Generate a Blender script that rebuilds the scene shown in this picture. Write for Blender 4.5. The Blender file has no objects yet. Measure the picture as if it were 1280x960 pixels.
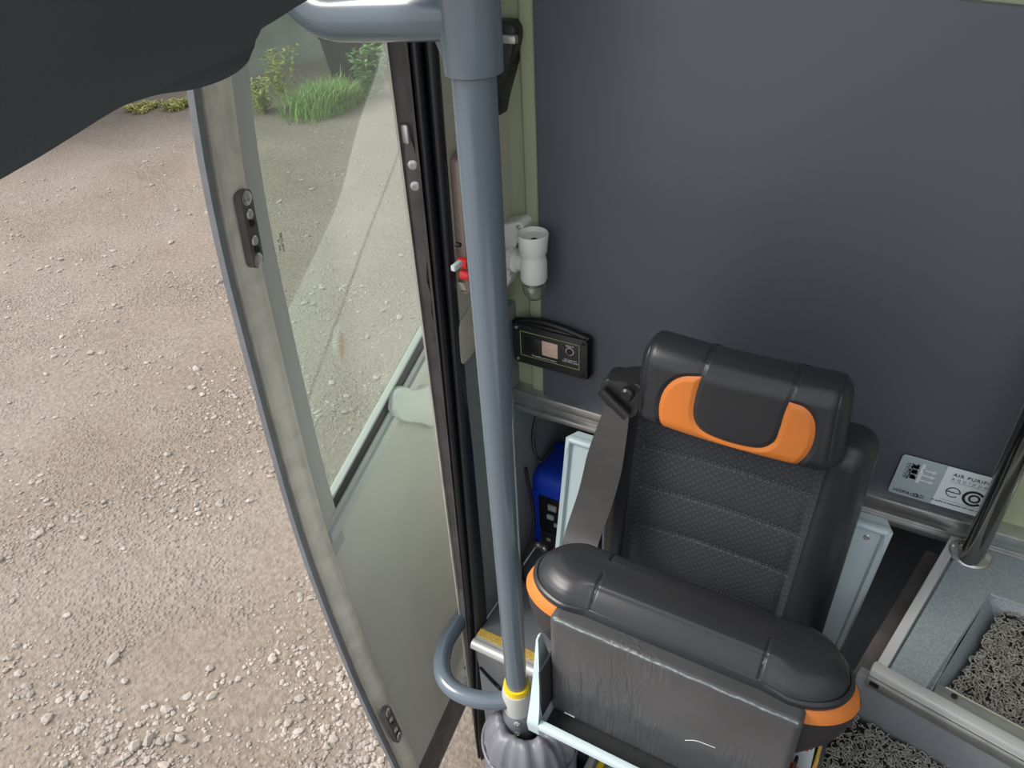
import bpy, bmesh, math, random
from mathutils import Vector, Matrix, noise
random.seed(7)
C = bpy.context.scene.collection
PI = math.pi

# ------------------------------------------------------------------ camera frame (1280x960, 27 mm lens)
F = 960.0
THETA = math.radians(36.294); ROLL = math.radians(3.289); YAW = math.radians(31.1)
CAM = Vector((0, 0, 2.0))
def ray(px, py):
    x = px-640; y = py-480
    xr = x*math.cos(ROLL)-y*math.sin(ROLL); yr = x*math.sin(ROLL)+y*math.cos(ROLL)
    a = xr; b = F*math.cos(THETA)-yr*math.sin(THETA); c = -F*math.sin(THETA)-yr*math.cos(THETA)
    cy, sy = math.cos(YAW), math.sin(YAW)
    return Vector((cy*a-sy*b, sy*a+cy*b, c))
def on_x(px, py, x): r = ray(px, py); return CAM+r*(x/r.x)
def on_y(px, py, y): r = ray(px, py); return CAM+r*(y/r.y)
def on_z(px, py, z): r = ray(px, py); return CAM+r*((z-2.0)/r.z)

# ------------------------------------------------------------------ materials
def srgb(r, g, b):
    f = lambda v: (v/255/12.92) if v/255 <= .04045 else ((v/255+.055)/1.055)**2.4
    return (f(r), f(g), f(b), 1)
def mat(name, col, rough=.5, metal=0.0, bump=0.0, bscale=200, var=0.0, vscale=8, spec=.5, coat=0, col2=None, detail=4, distort=0, bdist=.002):
    m = bpy.data.materials.new(name); m.use_nodes = True
    nt = m.node_tree; N = nt.nodes; L = nt.links
    b = N['Principled BSDF']
    b.inputs['Base Color'].default_value = col
    b.inputs['Roughness'].default_value = rough
    b.inputs['Metallic'].default_value = metal
    b.inputs['Specular IOR Level'].default_value = spec
    b.inputs['Coat Weight'].default_value = coat
    tc = N.new('ShaderNodeTexCoord')
    if var or col2:
        n = N.new('ShaderNodeTexNoise'); n.inputs['Scale'].default_value = vscale; n.inputs['Detail'].default_value = detail
        n.inputs['Distortion'].default_value = distort
        L.new(tc.outputs['Object'], n.inputs['Vector'])
        r = N.new('ShaderNodeValToRGB')
        c2 = col2 or tuple(min(1, c*(1+var)) for c in col[:3])+(1,)
        c1 = col if col2 else tuple(c*(1-var) for c in col[:3])+(1,)
        r.color_ramp.elements[0].position = .35; r.color_ramp.elements[1].position = .65
        r.color_ramp.elements[0].color = c1; r.color_ramp.elements[1].color = c2
        L.new(n.outputs['Fac'], r.inputs['Fac']); L.new(r.outputs['Color'], b.inputs['Base Color'])
    if bump:
        n2 = N.new('ShaderNodeTexNoise'); n2.inputs['Scale'].default_value = bscale; n2.inputs['Detail'].default_value = 3
        L.new(tc.outputs['Object'], n2.inputs['Vector'])
        bp = N.new('ShaderNodeBump'); bp.inputs['Strength'].default_value = bump; bp.inputs['Distance'].default_value = bdist
        L.new(n2.outputs['Fac'], bp.inputs['Height']); L.new(bp.outputs['Normal'], b.inputs['Normal'])
    return m
M = {}
M['leather'] = mat('black_leather', srgb(41, 43, 47), .33, bump=.25, bscale=900, spec=.5, bdist=.0006)
M['leather_dull'] = mat('dull_leather', srgb(50, 48, 49), .5, bump=.2, bscale=700, bdist=.0006)
M['orange'] = mat('orange_leather', srgb(208, 120, 50), .42, bump=.2, bscale=900, bdist=.0005)
M['pole'] = mat('blue_grey_paint', srgb(96, 108, 119), .24, spec=.6, coat=.3)
M['rubber'] = mat('black_rubber', srgb(27, 29, 33), .38, bump=.05, bscale=60)
M['rubber_brown'] = mat('grey_brown_rubber', srgb(88, 83, 82), .6, var=.2, vscale=20)
M['alu'] = mat('aluminium', srgb(188, 190, 188), .32, metal=.85, var=.08, vscale=30)
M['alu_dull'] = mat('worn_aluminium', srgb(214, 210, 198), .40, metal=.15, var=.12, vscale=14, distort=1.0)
M['alu_white'] = mat('pale_trim', srgb(205, 207, 206), .35, metal=.3)
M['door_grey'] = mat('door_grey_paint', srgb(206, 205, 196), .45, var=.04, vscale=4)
M['door_edge'] = mat('door_dark_edge', srgb(118, 122, 126), .5, var=.1, vscale=20)
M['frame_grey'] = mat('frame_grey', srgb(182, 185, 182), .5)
M['pale_green'] = mat('pale_green_panel', srgb(163, 170, 140), .55, bump=.15, bscale=300)
M['beige'] = mat('beige_plastic', srgb(176, 175, 160), .5)
M['carpet'] = mat('grey_carpet', srgb(116, 124, 126), .95, bump=.8, bscale=500, var=.12, vscale=250)
M['panel'] = mat('charcoal_vinyl', srgb(84, 89, 97), .45, bump=.12, bscale=900, spec=.5, bdist=.0005)
M['vinyl'] = mat('grey_floor_vinyl', srgb(140, 150, 154), .55, var=.16, vscale=420, detail=2)
M['vinyl_dark'] = mat('dark_floor_vinyl', srgb(104, 108, 112), .55, var=.1, vscale=300, detail=2)
M['vinyl_riser'] = mat('grey_riser_vinyl', srgb(122, 126, 130), .5, var=.05, vscale=90)
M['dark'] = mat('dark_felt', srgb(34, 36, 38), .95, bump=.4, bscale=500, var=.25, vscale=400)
M['black'] = mat('black_plastic', srgb(24, 24, 26), .35)
M['black_satin'] = mat('black_satin', srgb(38, 38, 40), .4, bump=.1, bscale=800)
M['white'] = mat('white_plastic', srgb(226, 232, 234), .35)
M['white_lamp'] = mat('white_lamp_plastic', srgb(222, 226, 220), .4)
M['pale_plastic'] = mat('pale_grey_plastic', srgb(186, 203, 207), .4)
M['yellow'] = mat('yellow_ring', srgb(240, 205, 20), .45)
M['grit'] = mat('yellow_grit', srgb(206, 172, 82), .9, bump=.8, bscale=600, var=.35, vscale=500)
M['boot'] = mat('grey_leatherette', srgb(112, 114, 122), .42, bump=.12, bscale=500)
M['coil'] = mat('coil_loops', srgb(142, 141, 133), .6, var=.2, vscale=60)
M['mat_base'] = mat('mat_backing', srgb(30, 31, 31), .8)
M['steel'] = mat('polished_steel', srgb(150, 148, 146), .18, metal=1.0, var=.1, vscale=12)
M['bolt'] = mat('zinc', srgb(200, 200, 198), .35, metal=.8)
M['smoke'] = mat('brown_cover', srgb(140, 124, 116), .3, spec=.6)
M['red'] = mat('red_plastic', srgb(222, 50, 52), .4)
M['blue'] = mat('blue_plastic', srgb(22, 66, 200), .4)
M['screen'] = mat('pinkish_screen', srgb(214, 186, 172), .3, var=.08, vscale=150)
M['print_green'] = mat('olive_print', srgb(150, 160, 100), .5)
M['print_white'] = mat('white_print', srgb(220, 222, 222), .5)
M['print_black'] = mat('black_print', srgb(30, 32, 36), .5)
M['print_grey'] = mat('grey_print', srgb(150, 162, 168), .5)
M['decal_grey'] = mat('decal_grey', srgb(166, 180, 184), .4)
M['decal_white'] = mat('decal_white', srgb(224, 232, 234), .4)
M['cover'] = mat('dark_cover_plastic', srgb(62, 67, 68), .6, bump=.1, bscale=400)
M['strap'] = mat('webbing', srgb(62, 60, 61), .6, bump=.3, bscale=500, var=.08, vscale=40)
M['body_white'] = mat('white_body_paint', srgb(222, 228, 222), .3, coat=.4)
M['ceiling'] = mat('ceiling_fabric', srgb(150, 150, 146), .9)
M['concrete'] = mat('concrete', srgb(142, 145, 138), .9, bump=.4, bscale=12, var=.28, vscale=1.5, detail=8)
M['bin'] = mat('bin_plastic', srgb(48, 54, 62), .5)
M['leaf'] = mat('leaf', srgb(126, 160, 104), .6, var=.3, vscale=9)
M['leaf_dry'] = mat('dry_leaf', srgb(176, 176, 112), .7, var=.3, vscale=9)
M['grass'] = mat('grass_blade', srgb(138, 172, 98), .6, var=.25, vscale=6)
M['stone'] = mat('stone', srgb(164, 156, 148), .85, var=.22, vscale=9)
M['worn'] = mat('worn_edge', srgb(124, 132, 134), .5, var=.4, vscale=120)

def ground_mat():
    m = bpy.data.materials.new('gravel_earth'); m.use_nodes = True
    nt = m.node_tree; N = nt.nodes; L = nt.links; b = N['Principled BSDF']; b.inputs['Roughness'].default_value = .95
    b.inputs['Specular IOR Level'].default_value = .15
    tc = N.new('ShaderNodeTexCoord')
    def nz(s, d=6):
        n = N.new('ShaderNodeTexNoise'); n.inputs['Scale'].default_value = s; n.inputs['Detail'].default_value = d
        L.new(tc.outputs['Object'], n.inputs['Vector']); return n
    def ramp(src, p0, c0, p1, c1):
        r = N.new('ShaderNodeValToRGB'); e = r.color_ramp.elements
        e[0].position, e[0].color, e[1].position, e[1].color = p0, c0, p1, c1
        L.new(src, r.inputs['Fac']); return r
    big = ramp(nz(1.3, 8).outputs['Fac'], .35, srgb(130, 118, 106), .65, srgb(147, 137, 128))
    fine = ramp(nz(45, 8).outputs['Fac'], .3, srgb(104, 95, 87), .7, srgb(166, 156, 146))
    mx = N.new('ShaderNodeMix'); mx.data_type = 'RGBA'; mx.inputs[0].default_value = .42
    L.new(big.outputs[0], mx.inputs[6]); L.new(fine.outputs[0], mx.inputs[7])
    v = N.new('ShaderNodeTexVoronoi'); v.inputs['Scale'].default_value = 55
    L.new(tc.outputs['Object'], v.inputs['Vector'])
    vr = ramp(v.outputs['Distance'], .0, (1, 1, 1, 1), .5, (0, 0, 0, 1))
    patch = ramp(nz(2.2, 5).outputs['Fac'], .42, (0, 0, 0, 1), .6, (1, 1, 1, 1))
    mul = N.new('ShaderNodeMath'); mul.operation = 'MULTIPLY'
    L.new(vr.outputs[0], mul.inputs[0]); L.new(patch.outputs[0], mul.inputs[1])
    sc = N.new('ShaderNodeMath'); sc.operation = 'MULTIPLY'; sc.inputs[1].default_value = .5
    L.new(mul.outputs[0], sc.inputs[0])
    mx2 = N.new('ShaderNodeMix'); mx2.data_type = 'RGBA'
    L.new(sc.outputs[0], mx2.inputs[0]); L.new(mx.outputs[2], mx2.inputs[6]); mx2.inputs[7].default_value = srgb(157, 150, 143)
    L.new(mx2.outputs[2], b.inputs['Base Color'])
    add = N.new('ShaderNodeMath'); add.operation = 'ADD'
    L.new(mul.outputs[0], add.inputs[0]); L.new(nz(60, 8).outputs['Fac'], add.inputs[1])
    bp = N.new('ShaderNodeBump'); bp.inputs['Strength'].default_value = .8; bp.inputs['Distance'].default_value = .012
    L.new(add.outputs[0], bp.inputs['Height']); L.new(bp.outputs['Normal'], b.inputs['Normal'])
    return m
M['thread'] = mat('grey_thread', srgb(112, 112, 114), .7)
M['sky_grey_glass'] = mat('side_glass_sky_grey', srgb(104, 112, 110), .15)  # mid grey stands in for the sky these side windows would reflect
M['ground'] = ground_mat()

def glass_mat(name, tint, dust, refl=1.0, rough=.03):
    m = bpy.data.materials.new(name); m.use_nodes = True
    nt = m.node_tree; N = nt.nodes; L = nt.links; N.clear()
    out = N.new('ShaderNodeOutputMaterial'); tr = N.new('ShaderNodeBsdfTransparent'); tr.inputs[0].default_value = tint
    df = N.new('ShaderNodeBsdfDiffuse'); df.inputs[0].default_value = srgb(205, 218, 208)
    gl = N.new('ShaderNodeBsdfGlossy'); gl.inputs['Roughness'].default_value = rough
    fr = N.new('ShaderNodeFresnel'); fr.inputs['IOR'].default_value = 1.5
    m1 = N.new('ShaderNodeMixShader'); m1.inputs[0].default_value = dust
    m2 = N.new('ShaderNodeMixShader')
    ml = N.new('ShaderNodeMath'); ml.operation = 'MULTIPLY'; ml.inputs[1].default_value = refl
    L.new(fr.outputs[0], ml.inputs[0])
    ge = N.new('ShaderNodeNewGeometry'); inv = N.new('ShaderNodeMath'); inv.operation = 'SUBTRACT'; inv.inputs[0].default_value = 1
    L.new(ge.outputs['Backfacing'], inv.inputs[1])      # one reflection per pane, on the face turned to the ray
    k1 = N.new('ShaderNodeMath'); k1.operation = 'MULTIPLY'; L.new(ml.outputs[0], k1.inputs[0]); L.new(inv.outputs[0], k1.inputs[1]); L.new(k1.outputs[0], m2.inputs[0])
    k2 = N.new('ShaderNodeMath'); k2.operation = 'MULTIPLY'; k2.inputs[0].default_value = dust; L.new(inv.outputs[0], k2.inputs[1]); L.new(k2.outputs[0], m1.inputs[0])
    L.new(tr.outputs[0], m1.inputs[1]); L.new(df.outputs[0], m1.inputs[2])
    L.new(m1.outputs[0], m2.inputs[1]); L.new(gl.outputs[0], m2.inputs[2]); L.new(m2.outputs[0], out.inputs['Surface'])
    return m
M['glass'] = glass_mat('door_glass', (.86, .93, .89, 1), .12, 1.9)
M['clear'] = glass_mat('clear_dome', (.72, .76, .72, 1), .12, 2.5)

def perforated():
    m = bpy.data.materials.new('perforated_cloth'); m.use_nodes = True
    nt = m.node_tree; N = nt.nodes; L = nt.links; b = N['Principled BSDF']; b.inputs['Roughness'].default_value = .85
    b.inputs['Specular IOR Level'].default_value = .3
    tc = N.new('ShaderNodeTexCoord'); mp = N.new('ShaderNodeMapping')
    mp.inputs['Rotation'].default_value = (PI/2, 0, 0)
    sep = N.new('ShaderNodeSeparateXYZ'); L.new(tc.outputs['Object'], sep.inputs[0])
    cmb = N.new('ShaderNodeCombineXYZ'); L.new(sep.outputs['X'], cmb.inputs[0]); L.new(sep.outputs['Z'], cmb.inputs[1])
    mp2 = N.new('ShaderNodeMapping'); mp2.inputs['Rotation'].default_value = (0, 0, PI/4)
    L.new(cmb.outputs[0], mp2.inputs[0])
    v = N.new('ShaderNodeTexVoronoi'); v.voronoi_dimensions = '2D'; v.inputs['Scale'].default_value = 118; v.inputs['Randomness'].default_value = .05
    L.new(mp2.outputs[0], v.inputs['Vector'])
    r = N.new('ShaderNodeValToRGB'); e = r.color_ramp.elements
    e[0].position = .12; e[0].color = (0, 0, 0, 1); e[1].position = .16; e[1].color = (1, 1, 1, 1)
    L.new(v.outputs['Distance'], r.inputs['Fac'])
    n = N.new('ShaderNodeTexNoise'); n.inputs['Scale'].default_value = 500; L.new(tc.outputs['Object'], n.inputs['Vector'])
    rn = N.new('ShaderNodeValToRGB'); rn.color_ramp.elements[0].color = srgb(40, 42, 46); rn.color_ramp.elements[1].color = srgb(66, 68, 73)
    L.new(n.outputs['Fac'], rn.inputs['Fac'])
    r2 = N.new('ShaderNodeValToRGB'); e = r2.color_ramp.elements
    e[0].position = .17; e[0].color = (.8, .8, .8, 1); e[1].position = .23; e[1].color = (0, 0, 0, 1)
    L.new(v.outputs['Distance'], r2.inputs['Fac'])
    mr = N.new('ShaderNodeMix'); mr.data_type = 'RGBA'
    L.new(r2.outputs[0], mr.inputs[0]); L.new(rn.outputs[0], mr.inputs[6]); mr.inputs[7].default_value = srgb(118, 121, 127)  # pale ring paints a highlight around each hole into the cloth colour
    mx = N.new('ShaderNodeMix'); mx.data_type = 'RGBA'
    L.new(r.outputs[0], mx.inputs[0]); mx.inputs[6].default_value = srgb(12, 12, 14); L.new(mr.outputs[2], mx.inputs[7])
    L.new(mx.outputs[2], b.inputs['Base Color'])
    bp = N.new('ShaderNodeBump'); bp.inputs['Strength'].default_value = .6; bp.inputs['Distance'].default_value = .001
    L.new(r.outputs[0], bp.inputs['Height']); L.new(bp.outputs['Normal'], b.inputs['Normal'])
    return m
M['perforated'] = perforated()

def wrinkled():
    m = mat('creased_leatherette', srgb(76, 77, 79), .30, spec=.5, var=.10, vscale=10)
    nt = m.node_tree; N = nt.nodes; L = nt.links; b = N['Principled BSDF']
    tc = N.new('ShaderNodeTexCoord'); mp = N.new('ShaderNodeMapping'); mp.inputs['Scale'].default_value = (34, 30, 5)
    L.new(tc.outputs['Object'], mp.inputs[0])
    n = N.new('ShaderNodeTexNoise'); n.inputs['Scale'].default_value = 2.2; n.inputs['Detail'].default_value = 5; n.inputs['Distortion'].default_value = 1.4
    L.new(mp.outputs[0], n.inputs['Vector'])
    n2 = N.new('ShaderNodeTexNoise'); n2.inputs['Scale'].default_value = 7
    L.new(tc.outputs['Object'], n2.inputs['Vector'])
    r = N.new('ShaderNodeValToRGB'); r.color_ramp.elements[0].position = .42; r.color_ramp.elements[1].position = .62
    L.new(n2.outputs['Fac'], r.inputs['Fac'])
    ml = N.new('ShaderNodeMath'); ml.operation = 'MULTIPLY'; L.new(n.outputs['Fac'], ml.inputs[0]); L.new(r.outputs[0], ml.inputs[1])
    bp = N.new('ShaderNodeBump'); bp.inputs['Strength'].default_value = .8; bp.inputs['Distance'].default_value = .006
    L.new(ml.outputs[0], bp.inputs['Height']); L.new(bp.outputs['Normal'], b.inputs['Normal'])
    return m
M['creased'] = wrinkled()

# ------------------------------------------------------------------ mesh helpers
def obj(name, bm, m, parent=None, smooth=True, label=None, angle=35):
    me = bpy.data.meshes.new(name)
    bmesh.ops.recalc_face_normals(bm, faces=bm.faces)
    if smooth:
        for f in bm.faces: f.smooth = True
        ca = math.radians(angle)
        for e in bm.edges:
            if len(e.link_faces) == 2 and e.calc_face_angle(0) > ca: e.smooth = False
    bm.to_mesh(me); bm.free()
    me.materials.append(M[m] if isinstance(m, str) else m)
    o = bpy.data.objects.new(name, me); C.objects.link(o)
    if parent is not None:
        o.parent = parent; o.matrix_parent_inverse = Matrix.Translation(-world_loc(parent))
    if label: o['label'] = label
    return o
def world_loc(o):
    v = Vector((0, 0, 0))
    if o.type == 'EMPTY': v = o.location.copy()
    return v
def thing(name, label, cat, loc, group=None):
    o = bpy.data.objects.new(name, None); C.objects.link(o); o.location = loc; o.empty_display_size = .05
    o['label'] = label; o['category'] = cat
    if group: o['group'] = group
    return o
def tag(o, label, cat, group=None, kind=None):
    o['label'] = label; o['category'] = cat
    if group: o['group'] = group
    if kind: o['kind'] = kind
    return o
def struct(o, label=None, cat=None):
    o['kind'] = 'structure'
    if label: o['label'] = label
    if cat: o['category'] = cat
    return o
def BM(): return bmesh.new()
def box(bm, lo, hi, bev=0.0, seg=2, rot=None, piv=None):
    lo = Vector(lo); hi = Vector(hi)
    t = bmesh.new(); bmesh.ops.create_cube(t, size=1)
    for v in t.verts: v.co = Vector(((lo.x+hi.x)/2+v.co.x*(hi.x-lo.x), (lo.y+hi.y)/2+v.co.y*(hi.y-lo.y), (lo.z+hi.z)/2+v.co.z*(hi.z-lo.z)))
    if bev: bmesh.ops.bevel(t, geom=t.edges[:], offset=bev, segments=seg, affect='EDGES', profile=.5)
    if rot is not None:
        p = Vector(piv) if piv is not None else (lo+hi)/2
        for v in t.verts: v.co = p+rot @ (v.co-p)
    merge(bm, t); return bm
def merge(bm, t):
    me = bpy.data.meshes.new('tmp'); t.to_mesh(me); t.free(); bm.from_mesh(me); bpy.data.meshes.remove(me)
def frames(pts):
    pts = [Vector(p) for p in pts]; out = []; prev = None
    for i, p in enumerate(pts):
        t = (pts[min(i+1, len(pts)-1)]-pts[max(i-1, 0)]).normalized()
        if prev is None:
            a = Vector((0, 0, 1)) if abs(t.z) < .9 else Vector((1, 0, 0))
            n = t.cross(a).normalized()
        else: n = (prev-t*prev.dot(t)).normalized()
        prev = n; out.append((p, n, t.cross(n)))
    return out
def tube(bm, pts, r, segs=20, caps=True, flat=1.0):
    rs = r if isinstance(r, (list, tuple)) else [r]*len(pts)
    rings = []
    for (p, n, b), rr in zip(frames(pts), rs):
        rings.append([bm.verts.new(p+(n*math.cos(2*PI*k/segs)+b*math.sin(2*PI*k/segs)*flat)*rr) for k in range(segs)])
    for a, c in zip(rings, rings[1:]):
        for k in range(segs): bm.faces.new((a[k], a[(k+1) % segs], c[(k+1) % segs], c[k]))
    if caps:
        bm.faces.new(rings[0][::-1]); bm.faces.new(rings[-1])
    return bm
def smooth_path(pts, n=8):
    pts = [Vector(p) for p in pts]; P = [pts[0]*2-pts[1]]+pts+[pts[-1]*2-pts[-2]]; out = []
    for i in range(1, len(P)-2):
        for k in range(n):
            t = k/n; a, b, c, d = P[i-1:i+3]
            out.append(.5*((2*b)+(c-a)*t+(2*a-5*b+4*c-d)*t*t+(3*b-a-3*c+d)*t**3))
    out.append(pts[-1]); return out
def bend_path(pts, rad, n=8):
    pts = [Vector(p) for p in pts]; out = [pts[0]]
    for a, b, c in zip(pts, pts[1:], pts[2:]):
        u = (a-b).normalized(); v = (c-b).normalized()
        p0 = b+u*rad; p1 = b+v*rad
        for k in range(n+1):
            t = k/n; out.append(p0*(1-t)**2+b*2*t*(1-t)+p1*t*t)
    out.append(pts[-1]); return out
def lathe(bm, prof, center=(0, 0, 0), axis='Z', segs=32, M3=None):
    rings = []; c = Vector(center)
    for r, h in prof:
        ring = []
        for k in range(segs):
            a = 2*PI*k/segs
            v = Vector((r*math.cos(a), r*math.sin(a), h))
            if axis == 'Y': v = Vector((v.x, v.z, v.y))
            if axis == 'X': v = Vector((v.z, v.x, v.y))
            if M3 is not None: v = M3 @ v
            ring.append(bm.verts.new(c+v))
        rings.append(ring)
    for a, b in zip(rings, rings[1:]):
        for k in range(segs): bm.faces.new((a[k], a[(k+1) % segs], b[(k+1) % segs], b[k]))
    if prof[0][0] > 1e-5: bm.faces.new(rings[0][::-1])
    if prof[-1][0] > 1e-5: bm.faces.new(rings[-1])
    bmesh.ops.remove_doubles(bm, verts=bm.verts[:], dist=1e-6)
    return bm
def prism(bm, poly, ext, bev=0.0, seg=2):
    """poly: 3-D points of one face, ext: extrusion vector"""
    t = bmesh.new(); ext = Vector(ext)
    a = [t.verts.new(Vector(p)) for p in poly]; b = [t.verts.new(Vector(p)+ext) for p in poly]
    t.faces.new(a[::-1]); t.faces.new(b); n = len(a)
    for k in range(n): t.faces.new((a[k], a[(k+1) % n], b[(k+1) % n], b[k]))
    if bev: bmesh.ops.bevel(t, geom=t.edges[:], offset=bev, segments=seg, affect='EDGES', profile=.5)
    merge(bm, t); return bm
def round_poly(pts, rad, n=5):
    P = [Vector(p) for p in pts]; out = []; m = len(P)
    for i in range(m):
        a, b, c = P[i-1], P[i], P[(i+1) % m]; u = (a-b); v = (c-b)
        r = min(rad, u.length*.45, v.length*.45); u.normalize(); v.normalize()
        for k in range(n+1):
            t = k/n; out.append((b+u*r)*(1-t)**2+b*2*t*(1-t)+(b+v*r)*t*t)
    return out
def rounded_box(lo, hi, r, n=(20, 8, 20)):
    """dense rounded box as lists"""
    lo = Vector(lo); hi = Vector(hi); c = (lo+hi)/2; h = (hi-lo)/2; bm = bmesh.new(); vs = {}
    def add(i, j, k):
        key = (i, j, k)
        if key not in vs:
            p = Vector((-h.x+2*h.x*i/n[0], -h.y+2*h.y*j/n[1], -h.z+2*h.z*k/n[2]))
            q = Vector([max(-(h[a]-r), min(h[a]-r, p[a])) for a in range(3)]); d = p-q
            if d.length > 1e-9: p = q+d.normalized()*r
            vs[key] = bm.verts.new(c+p)
        return vs[key]
    for ax in range(3):
        o = [a for a in range(3) if a != ax]
        for side in (0, n[ax]):
            for i in range(n[o[0]]):
                for j in range(n[o[1]]):
                    def k(a, b):
                        v = [0, 0, 0]; v[ax] = side; v[o[0]] = a; v[o[1]] = b; return add(*v)
                    bm.faces.new((k(i, j), k(i+1, j), k(i+1, j+1), k(i, j+1)))
    return bm
def split_parts(bm, classify):
    """separate bmesh per class; returns {class: bmesh}"""
    bm.normal_update(); groups = {}
    for f in bm.faces: groups.setdefault(classify(f.calc_center_median(), f.normal), []).append(f)
    res = {}
    for k, fs in groups.items():
        t = bmesh.new(); mp = {}
        for f in fs:
            t.faces.new([mp.setdefault(v, None) or mp.update({v: t.verts.new(v.co)}) or mp[v] for v in f.verts])
        res[k] = t
    bm.free(); return res
def in_poly(x, y, P):
    c = False; n = len(P)
    for i in range(n):
        x1, y1 = P[i-1]; x2, y2 = P[i]
        if (y1 > y) != (y2 > y) and x < (x2-x1)*(y-y1)/(y2-y1)+x1: c = not c
    return c
def seg_dist(x, y, P, closed=False):
    d = 9; n = len(P)
    for i in range(0 if closed else 1, n):
        x1, y1 = P[i-1]; x2, y2 = P[i]; dx, dy = x2-x1, y2-y1
        t = max(0, min(1, ((x-x1)*dx+(y-y1)*dy)/(dx*dx+dy*dy+1e-12)))
        d = min(d, math.hypot(x-x1-t*dx, y-y1-t*dy))
    return d
def text(name, body, size, m, parent, loc, right, up, label=None, align='CENTER', thick=.0002, sx=1.0, spacing=1.0):
    cu = bpy.data.curves.new(name, 'FONT'); cu.body = body; cu.size = size; cu.align_x = align; cu.align_y = 'CENTER'
    cu.extrude = thick; cu.space_character = spacing
    tmp = bpy.data.objects.new(name, cu); C.objects.link(tmp)
    dg = bpy.context.evaluated_depsgraph_get(); dg.update()
    me = bpy.data.meshes.new_from_object(tmp.evaluated_get(dg)); bpy.data.objects.remove(tmp)
    R = Vector(right).normalized(); U = Vector(up).normalized(); Nn = R.cross(U)
    for v in me.vertices: v.co = Vector(loc)+R*v.co.x*sx+U*v.co.y+Nn*v.co.z
    me.materials.clear(); me.materials.append(M[m])
    o = bpy.data.objects.new(name, me); C.objects.link(o)
    o.parent = parent; o.matrix_parent_inverse = Matrix.Translation(-world_loc(parent))
    return o
def scale_about(bm, c, k):
    for v in bm.verts: v.co = c+(v.co-c)*k
def screw(parent, pos, nrm, r=.004, name='screw', m='bolt'):
    nrm = Vector(nrm).normalized(); q = nrm.to_track_quat('Z', 'Y').to_matrix()
    bm = BM(); lathe(bm, [(r, -.001), (r, .001), (r*.75, .0022), (r*.4, .0024), (r*.38, .0010), (0, .0010)], pos, M3=q, segs=16)
    return obj(name, bm, m, parent)

# ================================================================== OUTDOORS
GZ = -.30
bm = BM()
nx, ny = 150, 150; x0, x1, y0, y1 = -11.0, .8, -4.0, 13.0
def gh(x, y):
    h = .03*noise.noise(Vector((x*.9, y*.9, 0)))+.008*noise.noise(Vector((x*5, y*5, 2)))
    if -2.9 < x < -1.75 and 0 < y < 4: h += 0
    return GZ+h
grid = [[bm.verts.new((x0+(x1-x0)*i/nx, y0+(y1-y0)*j/ny, gh(x0+(x1-x0)*i/nx, y0+(y1-y0)*j/ny))) for j in range(ny+1)] for i in range(nx+1)]
for i in range(nx):
    for j in range(ny): bm.faces.new((grid[i][j], grid[i+1][j], grid[i+1][j+1], grid[i][j+1]))
ground = struct(obj('ground', bm, 'ground', angle=180))
# gravel stones: uncountable scatter
ico = bmesh.new(); bmesh.ops.create_icosphere(ico, subdivisions=1, radius=1); iv = [v.co.copy() for v in ico.verts]; ifc = [[v.index for v in f.verts] for f in ico.faces]; ico.free()
verts = []; faces = []
def stone(x, y, s):
    base = len(verts); rz = random.random()*6.28; sx, sy, sz = s*random.uniform(.8, 1.3), s*random.uniform(.6, 1), s*random.uniform(.4, .75)
    z = gh(x, y)+sz*.25
    for v in iv:
        k = random.uniform(.75, 1.15); a, b, c = v.x*sx*k, v.y*sy*k, v.z*sz*k
        verts.append((x+a*math.cos(rz)-b*math.sin(rz), y+a*math.sin(rz)+b*math.cos(rz), z+c))
    for f in ifc: faces.append([base+i for i in f])
n = 0
while n < 13000:
    d = random.random()**1.6*7.0; a = math.radians(random.uniform(-5, 100))
    x, y = -.95-d*math.sin(a)*1.05, .2+d*math.cos(a)*.95
    if x > -.95 or x < -8 or y > 8.5: continue
    den = noise.noise(Vector((x*1.7, y*1.7, 5)))+.5*noise.noise(Vector((x*5, y*5, 9)))
    if random.random() > .38+1.1*den: continue
    s = min(.026, .0035+random.expovariate(1/.0038))
    stone(x, y, s); n += 1
me = bpy.data.meshes.new('gravel_stones'); me.from_pydata(verts, [], faces); me.materials.append(M['stone'])
o = bpy.data.objects.new('gravel_stones', me); C.objects.link(o)
tag(o, 'loose pale gravel stones scattered over the beige earth yard', 'gravel', kind='stuff')

# concrete wall at the edge of the yard
bm = BM(); wa = Vector((-9.0, 2.6, GZ-.1)); wb = Vector((-5.35, 12.0, GZ-.1)); wd = (wb-wa).normalized(); wn = Vector((-wd.y, wd.x, 0))
prism(bm, [wa, wb, wb+wn*.25, wa+wn*.25], (0, 0, 2.9))
struct(obj('wall_outside', bm, 'concrete', smooth=False))
def wall_pt(t, off, z=GZ): p = wa+wd*t-wn*off; return Vector((p.x, p.y, z))
def blade(bm, p, h, lean, w, segs=3):
    a = random.random()*6.28; d = Vector((math.cos(a), math.sin(a), 0)); s = Vector((-d.y, d.x, 0))
    prev = None
    for k in range(segs+1):
        t = k/segs; c = p+d*lean*t*t+Vector((0, 0, h*t*(1-.25*t))); ww = w*(1-t*.9)
        cur = (bm.verts.new(c-s*ww), bm.verts.new(c+s*ww))
        if prev: bm.faces.new((prev[0], prev[1], cur[1], cur[0]))
        prev = cur
def leaf(bm, p, d, L, w):
    d = d.normalized(); s = d.cross(Vector((0, 0, 1)));
    if s.length < .1: s = Vector((1, 0, 0))
    s.normalize(); m = p+d*L*.5+Vector((0, 0, L*.12))
    bm.faces.new([bm.verts.new(q) for q in (p, m+s*w, p+d*L, m-s*w)])
gp = on_z(398, 140, GZ)
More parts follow.
